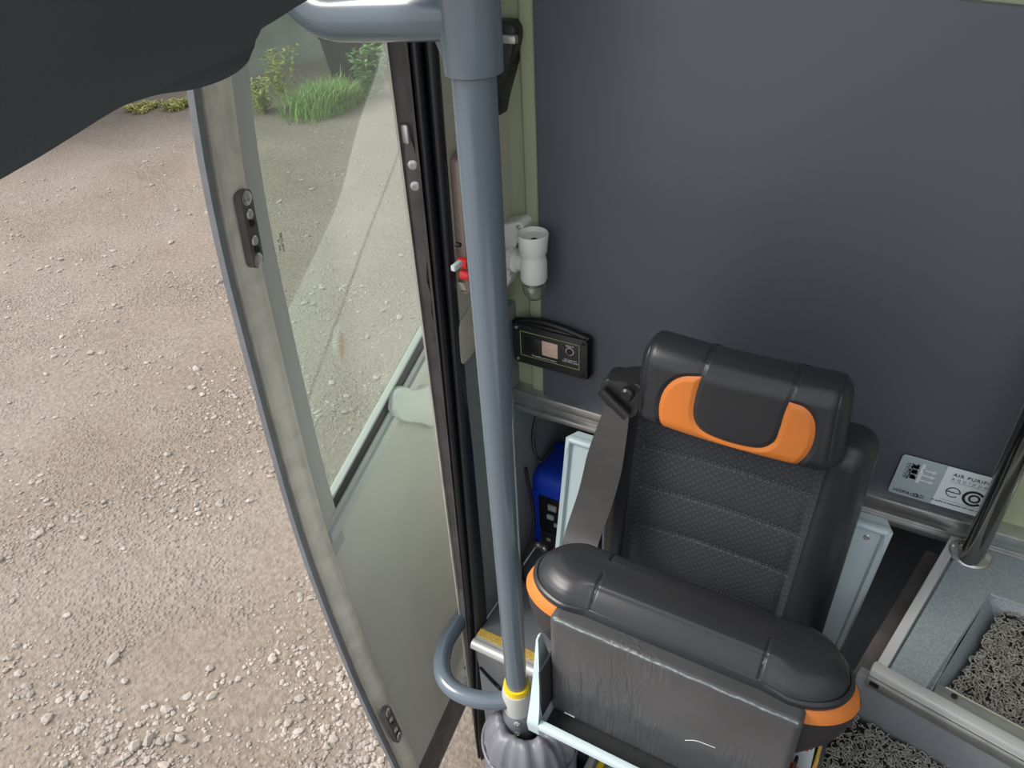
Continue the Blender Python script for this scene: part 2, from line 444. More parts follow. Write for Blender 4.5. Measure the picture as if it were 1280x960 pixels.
def weed(name, base, h, nst, nl, lm, label, cat, L=.07, sp=.06):
    t = thing(name, label, cat, base); sb = BM(); lb = BM()
    for k in range(nst):
        a = random.random()*6.28; top = base+Vector((math.cos(a)*h*.45*random.random(), math.sin(a)*h*.45*random.random(), h*random.uniform(.6, 1)))
        st = base+Vector((random.uniform(-sp, sp), random.uniform(-sp, sp), 0)); top += st-base
        tube(sb, [st, (st+top)/2+Vector((random.uniform(-.04, .04), random.uniform(-.04, .04), .02)), top], [.006, .005, .002], 5)
        for j in range(nl):
            q = st.lerp(top, random.uniform(.15, 1)); b = random.random()*6.28
            leaf(lb, q, Vector((math.cos(b), math.sin(b), random.uniform(-.2, .7))), L*random.uniform(.6, 1.3), L*.2)
    obj('stem', sb, lm, t); obj('foliage', lb, lm, t, smooth=False)
    return t
bm = BM()
for k in range(1500):
    q = gp+Vector((random.uniform(-.24, .24), random.gauss(.15, .2), 0)); q.z = gh(q.x, q.y)
    blade(bm, q, random.uniform(.14, .36), random.uniform(.05, .3), .007)
tag(obj('grass_clump', bm, 'grass', smooth=False), 'bright green clump of long grass at the foot of the concrete wall', 'grass', kind='stuff')
def at_ground(px, py): p = on_z(px, py, GZ); p.z = gh(p.x, p.y)-.005; return p
weed('weed_bush', at_ground(466, 120), .5, 26, 40, 'leaf', 'large leafy green weed bush beside the black bin', 'weed', .10)
weed('weed_bush', at_ground(486, 100), .95, 30, 46, 'leaf', 'tall green weed bush right of the black bin, nearest the door edge', 'weed', .10)
weed('weed_sprig', at_ground(352, 124), .6, 8, 26, 'leaf_dry', 'thin yellow green weed sprig left of the bright grass clump', 'weed', .08)
weed('dry_weed', at_ground(330, 140), .32, 22, 26, 'leaf_dry', 'low dry brownish weed under the concrete wall, seen through door glass', 'weed', .06)
weed('ground_weed', at_ground(180, 136), .06, 40, 12, 'leaf_dry', 'low yellow weed patch on gravel left of the door, below the dark cover', 'weed', .05, .14)
weed('ground_weed', at_ground(222, 134), .09, 34, 12, 'leaf_dry', 'low yellow weed patch on gravel touching the door edge', 'weed', .05, .12)
# black bin
bp_ = at_ground(428, 106)+Vector((-.12, .3, 0))
t = thing('wheelie_bin', 'black plastic bin standing behind green weeds by the concrete wall', 'bin', bp_)
bm = BM(); ang = Matrix.Rotation(math.radians(15), 3, 'Z')
def bp(x, y, z): return bp_+ang @ Vector((x, y, z))
vs = [[bm.verts.new(bp(sx*w, sy*w, z)) for sx, sy in ((-1, -1), (1, -1), (1, 1), (-1, 1))] for w, z in ((.16, .02), (.21, .46), (.23, .47), (.23, .50))]
bm.faces.new(vs[0][::-1]); bm.faces.new(vs[-1])
for a, b in zip(vs, vs[1:]):
    for k in range(4): bm.faces.new((a[k], a[(k+1) % 4], b[(k+1) % 4], b[k]))
bmesh.ops.bevel(bm, geom=bm.edges[:], offset=.015, segments=2, affect='EDGES')
obj('bin_body', bm, 'bin', t)
bm = BM(); box(bm, (-.235, -.235, .50), (.235, .235, .54), .02)
for v in bm.verts: v.co = bp(*v.co)
obj('bin_lid', bm, 'bin', t)
bm = BM(); tube(bm, bend_path([bp(.24, -.16, .48), bp(.30, -.16, .55), bp(.30, .16, .55), bp(.24, .16, .48)], .04), .012, 10)
obj('bin_handle', bm, 'bin', t)

# ================================================================== BUS SHELL
XS = -.645; YW = 1.10; ZF = .53; ZS = 1.03
# outside flank with marker lamp (seen mirrored in the door glass)
bm = BM(); box(bm, (-.74, .93, -.05), (-.70, 7.5, 1.06), .01); flank = struct(obj('wall_flank', bm, 'body_white'))
bm = BM(); box(bm, (-.743, .95, .80), (-.738, 7.5, .812)); obj('panel_joint', bm, 'door_edge', flank)
bm = BM(); box(bm, (-.735, .93, 1.06), (-.70, 7.5, 2.6)); struct(obj('wall_flank_upper', bm, 'sky_grey_glass'))
mp = Vector((-.742, 1.55, .74)); t = thing('marker_lamp', 'round amber side marker lamp in white ring, mirrored in door glass', 'lamp', mp)
bm = BM(); lathe(bm, [(.0, .012), (.036, .010), (.042, 0), (.042, -.01)], mp, axis='X')
for v in bm.verts: v.co.x = 2*mp.x-v.co.x
obj('lens', bm, 'orange', t)
bm = BM(); lathe(bm, [(.042, .0), (.044, .014), (.060, .012), (.066, 0)], mp, axis='X')
for v in bm.verts: v.co.x = 2*mp.x-v.co.x
obj('ring', bm, 'white', t)

# lining of side wall
bm = BM(); prism(bm, [(XS, .868, ZF), (XS, .895, 1.26), (XS, 1.7, 1.26), (XS, 1.7, ZF)], (-.05, 0, 0), .004); struct(obj('wall_left', bm, 'carpet'))
# beige pillar trim and its lower cap
bm = BM()
prism(bm, [(XS, .899, 1.325), (XS, .925, 1.86), (XS, .975, 2.72), (XS, 1.10, 2.72), (XS, 1.10, 1.40), (XS, 1.00, 1.37), (XS, .93, 1.335)], (-.05, 0, 0))
for v in bm.verts: v.co.x += .004
struct(obj('trim_1', bm, 'beige', smooth=False))
bm = BM(); prism(bm, round_poly([(XS, .897, 1.322), (XS, .93, 1.331), (XS, .985, 1.36), (XS, 1.09, 1.39), (XS, 1.09, 1.32), (XS, .95, 1.25), (XS, .893, 1.235)], .02), (-.045, 0, 0), .003)
for v in bm.verts: v.co.x += .007
struct(obj('trim_2', bm, 'beige'))
# rear bulkhead: pale green frame + dark padded panel
bm = BM(); box(bm, (-.70, YW, ZS+.03), (.60, YW+.05, 2.72)); wb_ = struct(obj('wall_back', bm, 'pale_green'))
bm = BM(); box(bm, (-.70, YW+.05, ZS-.06), (.60, YW+.10, ZS+.04)); struct(obj('wall_back_lower', bm, 'pale_green'))
PXL, PXR = -.582, .187
poly = round_poly([(PXL, YW-.018, ZS+.03), (PXR, YW-.018, ZS+.03), (PXR, YW-.018, 1.80), (PXL, YW-.018, 1.84)], .07, 8)
poly2 = [Vector(p) for p in poly]
for p in poly2:
    if p.z < 1.3: p.z = ZS+.03
bm = BM(); poly = round_poly([(PXR, YW-.018, ZS+.03), (PXR, YW-.018, 1.795), (PXL, YW-.018, 1.86), (PXL, YW-.018, ZS+.03)], .001, 1)
top = round_poly([(PXR, 0, 1.3), (PXR, 0, 1.795), (PXL, 0, 1.86)], .12, 8)
pl = [(PXL, ZS+.03), (PXR, ZS+.03)]
for k in range(9):
    tt = k/8; b0, b1, b2 = Vector((PXR, 1.64)), Vector((PXR, 1.80)), Vector((PXR-.15, 1.806)); q = b0*(1-tt)**2+b1*2*tt*(1-tt)+b2*tt*tt; pl.append((q.x, q.y))
pl.append((PXL, 1.85))
prism(bm, [(x, YW-.018, z) for x, z in pl], (0, .017, 0), .004)
tag(obj('padded_panel', bm, 'panel'), 'large charcoal vinyl padded panel on the bulkhead behind the seat', 'panel')
# vertical bead beside panel
bm = BM(); box(bm, (-.612, YW-.010, ZS+.03), (-.583, YW+.002, 2.72), .006, 3); struct(obj('trim_3', bm, 'pale_green'))
# aluminium sill rail
rail = BM()
def rail_piece(z0, z1, y0, bev): box(rail, (-.70, y0, z0), (.34, YW+.01, z1), bev)
rail_piece(ZS+.018, ZS+.040, YW-.030, .004); rail_piece(ZS+.000, ZS+.018, YW-.024, .003); rail_piece(ZS-.014, ZS+.000, YW-.030, .003)
struct(obj('trim_4', rail, 'alu'))

# floor of the well
bm = BM(); box(bm, (-.645, .84, ZF-.09), (.30, 1.75, ZF), .004); struct(obj('floor', bm, 'vinyl_dark'))
bm = BM(); box(bm, (-.642, .849, ZF), (-.02, .868, ZF+.003)); struct(obj('trim_5', bm, 'grit'), 'gritty yellow anti slip strip')
bm = BM(); tube(bm, [(-.642, .833, ZF-.008), (0, .833, ZF-.008)], .013, 16, flat=1); box(bm, (-.642, .828, ZF-.022), (0, .850, ZF+.002), .004); struct(obj('trim_6', bm, 'alu_white'))
bm = BM(); box(bm, (-.638, .838, .03), (-.02, .875, ZF-.02)); struct(obj('wall_riser', bm, 'vinyl_riser'))
bm = BM(); box(bm, (-.62, .15, -.02), (.4, .86, .03)); struct(obj('floor_entry', bm, 'vinyl_dark'))
bm = BM(); tube(bm, smooth_path([on_y(600, 834, .836), on_y(612, 848, .834), on_y(626, 862, .83), on_y(632, 866, .80)]), .004, 8); tag(obj('cable', bm, 'black'), 'thin black cord running down the grey step riser left of pole', 'cord')
# dark back of the cavity under the bulkhead
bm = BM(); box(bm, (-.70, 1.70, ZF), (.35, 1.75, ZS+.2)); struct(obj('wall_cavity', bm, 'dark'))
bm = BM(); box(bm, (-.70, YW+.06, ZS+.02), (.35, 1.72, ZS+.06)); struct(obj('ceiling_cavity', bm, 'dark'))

# ceiling over the entrance
bm = BM(); box(bm, (-.72, .45, 2.62), (1.9, 4, 2.72)); struct(obj('ceiling', bm, 'ceiling'))

# unseen driver's side wall, windows closed over to darken the right, and the low front wall below the windscreen
bm = BM(); box(bm, (1.90, -1.3, .3), (1.96, 4, 2.62)); struct(obj('wall_right', bm, 'ceiling'))
bm = BM(); box(bm, (-.5, -1.36, .3), (1.9, -1.3, 1.1)); struct(obj('wall_front', bm, 'ceiling'))
bm = BM(); box(bm, (.60, -1.3, ZS-.15), (1.9, 3.5, ZS-.02)); struct(obj('floor_cab', bm, 'vinyl_dark'))

# door post seals (rear edge of the door opening)
def jamb(f0, f1, d, m, name, parent, z0=-.06, z1=2.7, r=0):
    bm = BM(); rings = []
    for k in range(25):
        z = z0+(z1-z0)*k/24
        L = Vector((-.698, .876, z)); tR = (z-.45)/1.33
        R = Vector((-.640, .868+.052*max(-.3, tR), z))
        if z < .55: R = R.lerp(L, min(.6, (.55-z)*1.15))
        n = Vector(((R-L).y, -(R-L).x, 0)).normalized()
        a = L.lerp(R, f0); b = L.lerp(R, f1); w = (b-a).length
        ring = []
        if r:
            for j in range(9):
                t = j/8; ring.append(a.lerp(b, t)+n*(d*math.sin(PI*t)**.6))
        else: ring = [a, a+n*d, b+n*d, b]
        ring += [b-n*.02, a-n*.02]
        rings.append([bm.verts.new(q) for q in ring])
    for a, b in zip(rings, rings[1:]):
        m_ = len(a)
        for j in range(m_): bm.faces.new((a[j], a[(j+1) % m_], b[(j+1) % m_], b[j]))
    bm.faces.new(rings[0][::-1]); bm.faces.new(rings[-1])
    return obj(name, bm, m, parent)
post = thing('door_post', 'tall black rubber sealed post at the rear edge of the open doorway', 'door post', (-.67, .88, .17))
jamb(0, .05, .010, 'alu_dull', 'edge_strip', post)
jamb(.05, .36, .004, 'rubber_brown', 'channel', post)
jamb(.36, .42, .014, 'rubber_brown', 'lip', post)
jamb(.42, .70, .018, 'rubber', 'bulb_seal', post, r=1)
jamb(.70, 1.0, .014, 'rubber', 'bulb_seal', post, r=1)
def jp(f, z, d):
    L = Vector((-.698, .876, z)); R = Vector((-.640, .868+.052*max(-.3, (z-.45)/1.33), z)); n = Vector(((R-L).y, -(R-L).x, 0)).normalized()
    return L.lerp(R, f)+n*d, n
bm = BM(); pl = []
for f, z in ((.12, 1.60), (.16, 1.645), (.28, 1.65), (.40, 1.60), (.40, 1.46), (.33, 1.44), (.27, 1.41), (.36, 1.385), (.30, 1.35), (.37, 1.325), (.33, 1.30), (.18, 1.29), (.12, 1.44)):
    pl.append(jp(f, z, .006)[0])
prism(bm, pl, jp(.2, 1.5, 1)[1]*.006, .001)
cp = obj('catch_plate', bm, 'rubber_brown', post)
for z in (1.60, 1.568):
    p, n = jp(.27, z, .012); screw(cp, p, n, .0075)
bm = BM(); p, n = jp(.2, 1.645, .01); box(bm, p-Vector((.006, .004, .014)), p+Vector((.006, .004, .014)), .003); obj('catch_clip', bm, 'bolt', post)

# ================================================================== DOOR
DP = Vector((-.874, .635, 0)); DU = Vector((-.2334, .9724, 0)); DN = Vector((-.9724, -.2334, 0))
TZ = [(-.4, -.16), (-.2, -.105), (.14, -.076), (.375, -.042), (.61, -.019), (.927, 0), (1.166, -.004), (1.377, -.011), (1.562, -.018), (1.745, -.043), (1.844, -.062), (2.3, -.16)]
def off(z):
    if z <= TZ[0][0]: return TZ[0][1]
    for (a, b), (c, d) in zip(TZ, TZ[1:]):
        if z <= c: t = (z-a)/(c-a); return b+(d-b)*t
    return TZ[-1][1]
def soff(z): return sum(off(z+k*.03) for k in range(-4, 5))/9
def slope(z):       # the rails of the bowed leaf are not quite level
    return -.27+(min(max(z, -.15), 1.0)+.15)/1.15*.42 if z < 1.0 else .15*max(0, 1-(z-1.0)/.6)
def dpt(s, z, d): return DP+DU*s+DN*(soff(z)-d)+Vector((0, 0, z+slope(z)*(s-.1)*(1 if s > .02 else 0)))
def dslab(name, m, parent, s0, s1, z0, z1, d0, d1, nz=40, ns=1, prof=None, lvl=True):
    """curved strip of the leaf; prof = [(s, d)...] outline instead of a rectangle"""
    bm = BM(); rings = []
    prof = prof or ([(s0+(s1-s0)*k/ns, d1) for k in range(ns+1)]+[(s1-(s1-s0)*k/ns, d0) for k in range(ns+1)])
    for k in range(nz+1):
        z = z0+(z1-z0)*k/nz
        rings.append([bm.verts.new((dpt(s, z, d)) if lvl else (DP+DU*s+DN*(soff(z)-d)+Vector((0, 0, z)))) for s, d in prof])
    for a, b in zip(rings, rings[1:]):
        n_ = len(a)
        for j in range(n_): bm.faces.new((a[j], a[(j+1) % n_], b[(j+1) % n_], b[j]))
    bm.faces.new(rings[0][::-1]); bm.faces.new(rings[-1])
    return obj(name, bm, m, parent, angle=50)
door = thing('door_1', 'grey bowed coach door standing open over the gravel, glazed above', 'door', (-.93, .95, -.1)); door['kind'] = 'structure'
ZB, ZT = -.14, 2.25
DW = .86
dslab('edge_strip', 'door_edge', door, 0, 0, ZB+.04, ZT, 0, 0, lvl=False, prof=[(0, 0), (0, .010), (.009, .012), (.0095, 0)])
dslab('edge_gap', 'rubber', door, 0, 0, ZB+.04, ZT, 0, 0, lvl=False, prof=[(.009, -.004), (.009, .003), (.020, .003), (.020, -.004)])
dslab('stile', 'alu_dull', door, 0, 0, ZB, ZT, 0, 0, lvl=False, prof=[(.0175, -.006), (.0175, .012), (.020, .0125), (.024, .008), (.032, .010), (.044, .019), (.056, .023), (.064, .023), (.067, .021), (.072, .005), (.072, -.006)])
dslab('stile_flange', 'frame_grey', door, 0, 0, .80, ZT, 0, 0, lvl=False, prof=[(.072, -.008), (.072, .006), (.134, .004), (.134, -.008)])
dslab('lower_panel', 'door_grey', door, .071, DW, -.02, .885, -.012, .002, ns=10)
dslab('bottom_rail', 'rubber_brown', door, .071, DW, ZB+.02, -.02, -.012, .010, nz=6, ns=6)
dslab('bottom_edge', 'door_edge', door, .071, DW, ZB+.005, ZB+.045, -.012, .006, nz=4, ns=6)
dslab('sill_trim', 'alu_white', door, .086, DW, .842, .866, -.010, .012, nz=3, ns=6)
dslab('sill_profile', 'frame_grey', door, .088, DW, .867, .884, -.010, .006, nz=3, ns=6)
dslab('glass_gasket', 'rubber', door, .100, DW, .884, .912, -.010, .003, nz=4, ns=6)
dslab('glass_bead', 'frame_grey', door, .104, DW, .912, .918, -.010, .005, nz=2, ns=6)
dslab('glass_pane', 'glass', door, .112, DW-.03, .905, ZT-.05, -.009, -.004, ns=10)
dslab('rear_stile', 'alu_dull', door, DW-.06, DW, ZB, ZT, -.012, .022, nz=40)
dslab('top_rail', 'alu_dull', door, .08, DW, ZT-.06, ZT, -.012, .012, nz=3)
# recessed pull handle (pale oval)
hp = [(0.42, 0.892), (0.438, 0.908), (0.467, 0.909), (0.499, 0.891), (0.531, 0.859), (0.573, 0.833), (0.64, 0.79), (0.617, 0.701), (0.539, 0.762), (0.469, 0.819), (0.432, 0.858)]
hb = BM(); cs_ = (sum(p[0] for p in hp)/len(hp), sum(p[1] for p in hp)/len(hp)); hpp = [(v.x, v.y) for v in smooth_path([Vector((a, b, 0)) for a, b in hp+hp[:1]], 4)][:-1]; nh = len(hpp)
rs_ = [[hb.verts.new(dpt(cs_[0]+(a-cs_[0])*k, cs_[1]+(b-cs_[1])*k, d)) for a, b in hpp] for k, d in ((1.0, .002), (1.0, .014), (.93, .020), (.8, .022))]
for A_, B_ in zip(rs_, rs_[1:]):
    for k in range(nh): hb.faces.new((A_[k], A_[(k+1) % nh], B_[(k+1) % nh], B_[k]))
hb.faces.new(rs_[-1]); obj('pull_handle', hb, 'white_lamp', door, label='pale oval pull handle')
# striker plates with two socket screws each
def striker(s, z0, z1, wth=.028):
    pts = []
    for k in range(9): a = PI*k/8; pts.append((s+wth/2*math.cos(a), z1-.012+.012*math.sin(a)))
    for k in range(9): a = PI+PI*k/8; pts.append((s+wth/2*math.cos(a), z0+.012+.012*math.sin(a)))
    bm = BM(); nn = len(pts)
    lo = [bm.verts.new(DP+DU*a+DN*(soff(b)-.018)+Vector((0, 0, b))) for a, b in pts]; hi = [bm.verts.new(DP+DU*a+DN*(soff(b)-.030)+Vector((0, 0, b))) for a, b in pts]
    bm.faces.new(lo[::-1]); bm.faces.new(hi)
    for k in range(nn): bm.faces.new((lo[k], lo[(k+1) % nn], hi[(k+1) % nn], hi[k]))
    bmesh.ops.bevel(bm, geom=[e for e in bm.edges if abs(e.calc_face_angle(0)) > .8], offset=.003, segments=2, affect='EDGES')
    pl = obj('striker_plate', bm, 'rubber_brown', door)
    for f in (.90, .10):
        z = z0+(z1-z0)*f; p = DP+DU*s+DN*(soff(z)-.029)+Vector((0, 0, z)); bm = BM(); q = (-DN).to_track_quat('Z', 'Y').to_matrix()
        lathe(bm, [(.0118, -.002), (.0112, .0015), (.007, .003), (.004, .0025), (0, .0032)], p, M3=q, segs=14)
        for v in bm.verts: v.co += Vector([random.uniform(-.0007, .0007) for _ in range(3)])
        obj('plate_end', bm, 'alu', pl)
    for f in (.70, .36):
        z = z0+(z1-z0)*f; p = DP+DU*(s-.001)+DN*(soff(z)-.0305)+Vector((0, 0, z))
        bm = BM(); q = (-DN).to_track_quat('Z', 'Y').to_matrix()
        lathe(bm, [(.0075, -.001), (.0075, .0012), (.0065, .0022), (.0035, .0022), (.003, .0006), (0, .0006)], p, M3=q, segs=18); obj('screw', bm, 'bolt', pl)
        bm = BM(); box(bm, p+Vector((-.004, -.004, -.018)), p+Vector((.004, .004, -.008)), .002); obj('slot', bm, 'black', pl)
    return pl
striker(.050, 1.485, 1.605)
striker(.036, .215, .34)
# etched mark on the glass
def dvec(s, z, d): return dpt(s, z, d)
g0 = dvec(.166, 1.455, -.0035); g1 = dvec(.166, 1.475, -.0035)
up_ = DU; right_ = (g0-g1).normalized()
for kk, (body, sz) in enumerate((('SECURIT', .009), ('E1 43R', .007))):
    o = text('glass_mark', body, sz, 'print_black', door, dvec(.168-.009*kk, 1.462, -.0035), right_, up_)

# hinge bolt at the foot of the post
hz_ = on_y(581, 848, .95)
t = thing('hinge_bolt', 'small zinc hinge bolt at the lower rear corner of the open door', 'bolt', hz_)
bm = BM(); lathe(bm, [(.016, -.02), (.018, 0), (.018, .012), (.012, .014), (.012, .026), (0, .028)], hz_, segs=6); obj('nut', bm, 'frame_grey', t)
bm = BM(); tube(bm, [hz_+Vector((0, 0, -.05)), hz_+Vector((0, 0, -.02))], .009, 10); obj('shank', bm, 'bolt', t)

# ================================================================== PILLAR WITH DOOR ARMS
PX, PY = -.4845, .758
pil = thing('door_pillar', 'blue grey upright tubular pole that swings the door, in front of the post', 'pole', (PX, PY, .35))
bm = BM(); tube(bm, [(PX+.0045, PY, 2.6), (PX, PY, 1.7), (PX-.003, PY, .60), (PX-.003, PY, .50)], [.026, .0258, .0215, .0215], 40); obj('tube', bm, 'pole', pil)
bm = BM(); lathe(bm, [(.027, 1.772), (.0335, 1.775), (.034, 1.80), (.034, 2.55)], (PX+.001, PY, 0), segs=40); obj('sleeve', bm, 'pole', pil)
bm = BM(); A0 = Vector((PX-.01, PY, 1.836)); A1 = on_y(445, 18, .757); A2 = on_y(395, 17, .757)
tube(bm, [A0, A1]+bend_path([A1, A1+(A1-A0).normalized()*.09, A1+(A1-A0).normalized()*.10+Vector((-.03, .03, .22))], .075, 10)[1:], .030, 32)
obj('upper_arm', bm, 'pole', pil)
bm = BM(); prism(bm, [(PX-.032, PY-.012, 1.83), (PX-.045, PY-.008, 1.808), (PX-.033, PY-.010, 1.785)], (0, .022, 0), .003); obj('weld_gusset', bm, 'pole', pil)
ZA = .53
bm = BM(); tube(bm, smooth_path([(PX, PY, ZA), on_z(612, 876, ZA), on_z(580, 869, ZA), on_z(559, 854, ZA), on_z(552, 832, ZA), on_z(557, 805, ZA), on_z(570, 782, ZA), on_z(582, 762, ZA), on_z(590, 735, ZA)+Vector((-.01, .02, 0))], 8), .0185, 28)
obj('lower_arm', bm, 'pole', pil)
bm = BM(); lathe(bm, [(.0215, .566), (.0265, .566), (.0265, .583), (.0215, .583)], (PX-.003, PY, 0), segs=36); obj('yellow_ring', bm, 'yellow', pil)
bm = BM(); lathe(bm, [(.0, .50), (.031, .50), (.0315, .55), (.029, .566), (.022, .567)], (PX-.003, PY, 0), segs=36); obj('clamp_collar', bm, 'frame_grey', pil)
bm = BM(); lathe(bm, [(.034, .36), (.036, .47), (.034, .49), (.030, .50), (0, .50)], (PX-.002, PY, 0), segs=36); obj('foot', bm, 'boot', pil)
fo = pil.children[-1]
for z in (.492, .455):
    p = Vector((PX+.012, PY-.033, z)); screw(fo, p, (.4, -1, .2), .007)

# gaiter around the foot
bt = thing('pillar_boot', 'wrinkled grey leatherette boot wrapped around the foot of the pole', 'boot cover', (PX, PY, .03))
bm = BM(); rings = []; S = 72
prof = [(.125, .03), (.122, .30), (.119, .385), (.117, .392), (.113, .40), (.108, .43), (.096, .458), (.074, .476), (.060, .474), (.050, .462), (.046, .44)]
for i, (r, z) in enumerate(prof):
    ring = []
    for k in range(S):
        a = 2*PI*k/S; w = 1 if 4 <= i <= 8 else .2
        rr = r*(1+.08*w*(math.sin(9*a+1.3*math.sin(2*a))*(.5+.5*math.sin(3*a+1))+.45*math.sin(21*a+2*math.sin(3*a)))); zz = z+.011*w*math.sin(9*a+.9)*(.4+.6*math.sin(2*a+2))
        ring.append(bm.verts.new((PX+rr*.86*math.cos(a)+.012+.010*min(1, rr/.1), PY+rr*.80*math.sin(a)-.004, zz)))
    rings.append(ring)
for a, b in zip(rings, rings[1:]):
    for k in range(S): bm.faces.new((a[k], a[(k+1) % S], b[(k+1) % S], b[k]))
bmesh.ops.subdivide_edges(bm, edges=[e for e in bm.edges if abs(e.verts[0].co.z-e.verts[1].co.z) > .004 and e.verts[0].co.z > .35], cuts=1)
obj('gaiter', bm, 'boot', bt, angle=80)
bm = BM(); tube(bm, [(PX+.022+.1035*math.cos(2*PI*k/48), PY-.004+.0965*math.sin(2*PI*k/48), .392) for k in range(49)], .0035, 8, caps=False); obj('hem', bm, 'boot', bt)

# ================================================================== WALL FITTINGS LEFT
# emergency valve box behind the pole
xv = XS+.004
vb = thing('emergency_valve', 'brown covered emergency door valve with red knobs, half hidden behind the pole', 'valve', (XS, .93, 1.32))
bm = BM(); pl = [on_x(px, py, xv) for px, py in ((561, 200), (575, 178), (592, 178), (604, 360), (575, 365), (566, 340))]
pl = [Vector((xv, max(.914, p.y), p.z)) for p in pl]
prism(bm, pl, (.018, 0, 0), .004, 3); obj('cover', bm, 'smoke', vb)
def valve_disc(px, py, r, name, m, h=.012):
    p = on_x(px, py, xv+.022); bm = BM(); lathe(bm, [(r, -.004), (r, h*.7), (r*.8, h), (0, h)], p, axis='X', segs=24); obj(name, bm, m, vb)
valve_disc(579, 197, .010, 'knob', 'red'); valve_disc(577, 328, .0085, 'knob', 'red'); valve_disc(580, 343, .0085, 'knob', 'red'); valve_disc(573, 306, .004, 'keyhole', 'black', .004)
bm = BM(); p = on_x(571, 332, xv+.03); box(bm, p-Vector((.004, .012, .005)), p+Vector((.004, .010, .005)), .002); obj('lever', bm, 'white', vb, label='white lever')
bm = BM(); pl = [on_x(px, py, xv) for px, py in ((570, 352), (592, 350), (592, 362), (577, 366))]
prism(bm, pl, (.012, 0, 0), .002); obj('mounting_plate', bm, 'alu_dull', vb)

# black fitting at the top behind the pole
hs = thing('wall_bracket', 'black plastic bracket with tapering tail high on pale green wall behind pole', 'bracket', (-.64, 1.09, 1.6))
pl = [on_y(px, py, 1.088) for px, py in ((600, 22), (646, 24), (653, 32), (653, 48), (645, 78), (634, 118), (626, 172), (612, 172), (604, 90))]
bm = BM(); prism(bm, [Vector((p.x, 1.10, p.z)) for p in pl], (0, -.035, 0), .006, 3); obj('bracket_body', bm, 'black_satin', hs)
bm = BM(); a = on_y(626, 48, 1.06); b = on_y(648, 50, 1.06); box(bm, Vector((a.x, 1.055, a.z-.006)), Vector((b.x-.003, 1.066, a.z+.006)), .002); obj('clip', bm, 'bolt', hs)
bm = BM(); p = on_y(622, 80, 1.06); box(bm, p+Vector((-.004, -.004, -.007)), p+Vector((.002, .006, .007)), .001); obj('tab', bm, 'white', hs)

# white two-part lamp with clear dome
lc = on_y(667, 328, 1.045)
lp = thing('wall_lamp', 'white plastic lamp with clear dome on arm, right of the pole', 'lamp', (XS, 1.06, lc.z))
bm = BM(); pl = [on_y(px, py, 1.06) for px, py in ((622, 282), (648, 276), (655, 281), (654, 297), (641, 312), (641, 345), (634, 359), (622, 362))]
prism(bm, [Vector((p.x, 1.10, p.z)) for p in pl], (0, -.045, 0), .004, 3); bpz = obj('back_plate', bm, 'white_lamp', lp)
p = on_y(648, 284, 1.053); screw(bpz, p, (0, -1, .1), .004)
bm = BM(); tube(bm, [lc+Vector((-.05, .01, -.006)), lc+Vector((-.034, .006, -.006)), lc+Vector((-.033, .006, -.006)), lc+Vector((-.005, 0, -.002))], [.022, .022, .0175, .0175], 28); obj('arm', bm, 'white_lamp', lp)
bm = BM(); lathe(bm, [(.0, -.030), (.0185, -.030), (.0205, -.026), (.0205, .002), (.0185, .010), (.0185, .014), (.0205, .017), (.0235, .046), (.0225, .048), (.0205, .045), (.0195, .041), (.008, .0385), (.0045, .038), (.004, .030), (0, .030)], lc, segs=40); scale_about(bm, lc, 1.15); sk = obj('socket', bm, 'white_lamp', lp)
bm = BM(); lathe(bm, [(.005, .0435), (.005, .0445), (0, .0446)], lc+Vector((.003, -.001, .001)), segs=14); obj('hole', bm, 'black', sk)
bm = BM(); lathe(bm, [(.0185, -.030), (.0188, -.042), (.0165, -.052), (.011, -.060), (.004, -.0635), (0, -.064)], lc, segs=32); scale_about(bm, lc, 1.15); obj('dome', bm, 'clear', lp, label='clear dome')
bm = BM(); lathe(bm, [(.006, -.030), (.006, -.046), (.004, -.051), (0, -.052)], lc+Vector((-.003, -.003, 0)), segs=16); scale_about(bm, lc, 1.15); obj('bulb', bm, 'white', lp)
bm = BM(); lathe(bm, [(.0175, -.030), (.0165, -.036), (.006, -.034), (0, -.034)], lc, segs=24); scale_about(bm, lc, 1.15); obj('reflector', bm, 'steel', lp)

# black control box with a small screen
cb = thing('control_box', 'small black control box with pinkish screen, left of seat on the bulkhead', 'control box', (-.555, 1.10, 1.19))
cx0, cx1, cz0, cz1, cy = -.635, -.478, 1.145, 1.237, 1.068
bm = BM(); box(bm, (cx0-.002, cy, cz0), (cx1+.004, YW-.0195, cz1+.004), .010, 4); hs_ = obj('housing', bm, 'black', cb)
bm = BM(); prism(bm, round_poly([(cx0+.002, cy, cz0+.003), (cx1, cy, cz0+.003), (cx1, cy, cz1-.002), (cx0+.002, cy, cz1-.002)], .008), (0, -.004, 0), .001); fp = obj('faceplate', bm, 'black_satin', cb)
fy = cy-.0042
for x, z, m_ in ((cx0+.010, cz1-.010, 'bolt'), (cx1-.008, cz1-.010, 'black'), (cx0+.011, cz0+.011, 'bolt'), (cx1-.008, cz0+.011, 'black')): screw(fp, (x, fy, z), (0, -1, 0), .0032, m=m_)
bm = BM(); L_ = .0006
for a, b in (((cx0+.018, cz0+.022), (cx0+.018, cz1-.016)), ((cx1-.016, cz0+.022), (cx1-.016, cz1-.016)), ((cx0+.018, cz0+.022), (cx1-.016, cz0+.022)), ((cx0+.018, cz1-.016), (cx1-.016, cz1-.016))):
    box(bm, (min(a[0], b[0])-L_, fy-.0006, min(a[1], b[1])-L_), (max(a[0], b[0])+L_, fy+.0004, max(a[1], b[1])+L_))
obj('border_line', bm, 'print_green', fp)
bm = BM(); box(bm, (cx0+.026, fy-.0004, cz0+.034), (cx0+.064, fy+.001, cz1-.026), .0003); obj('display_window', bm, 'black', fp)
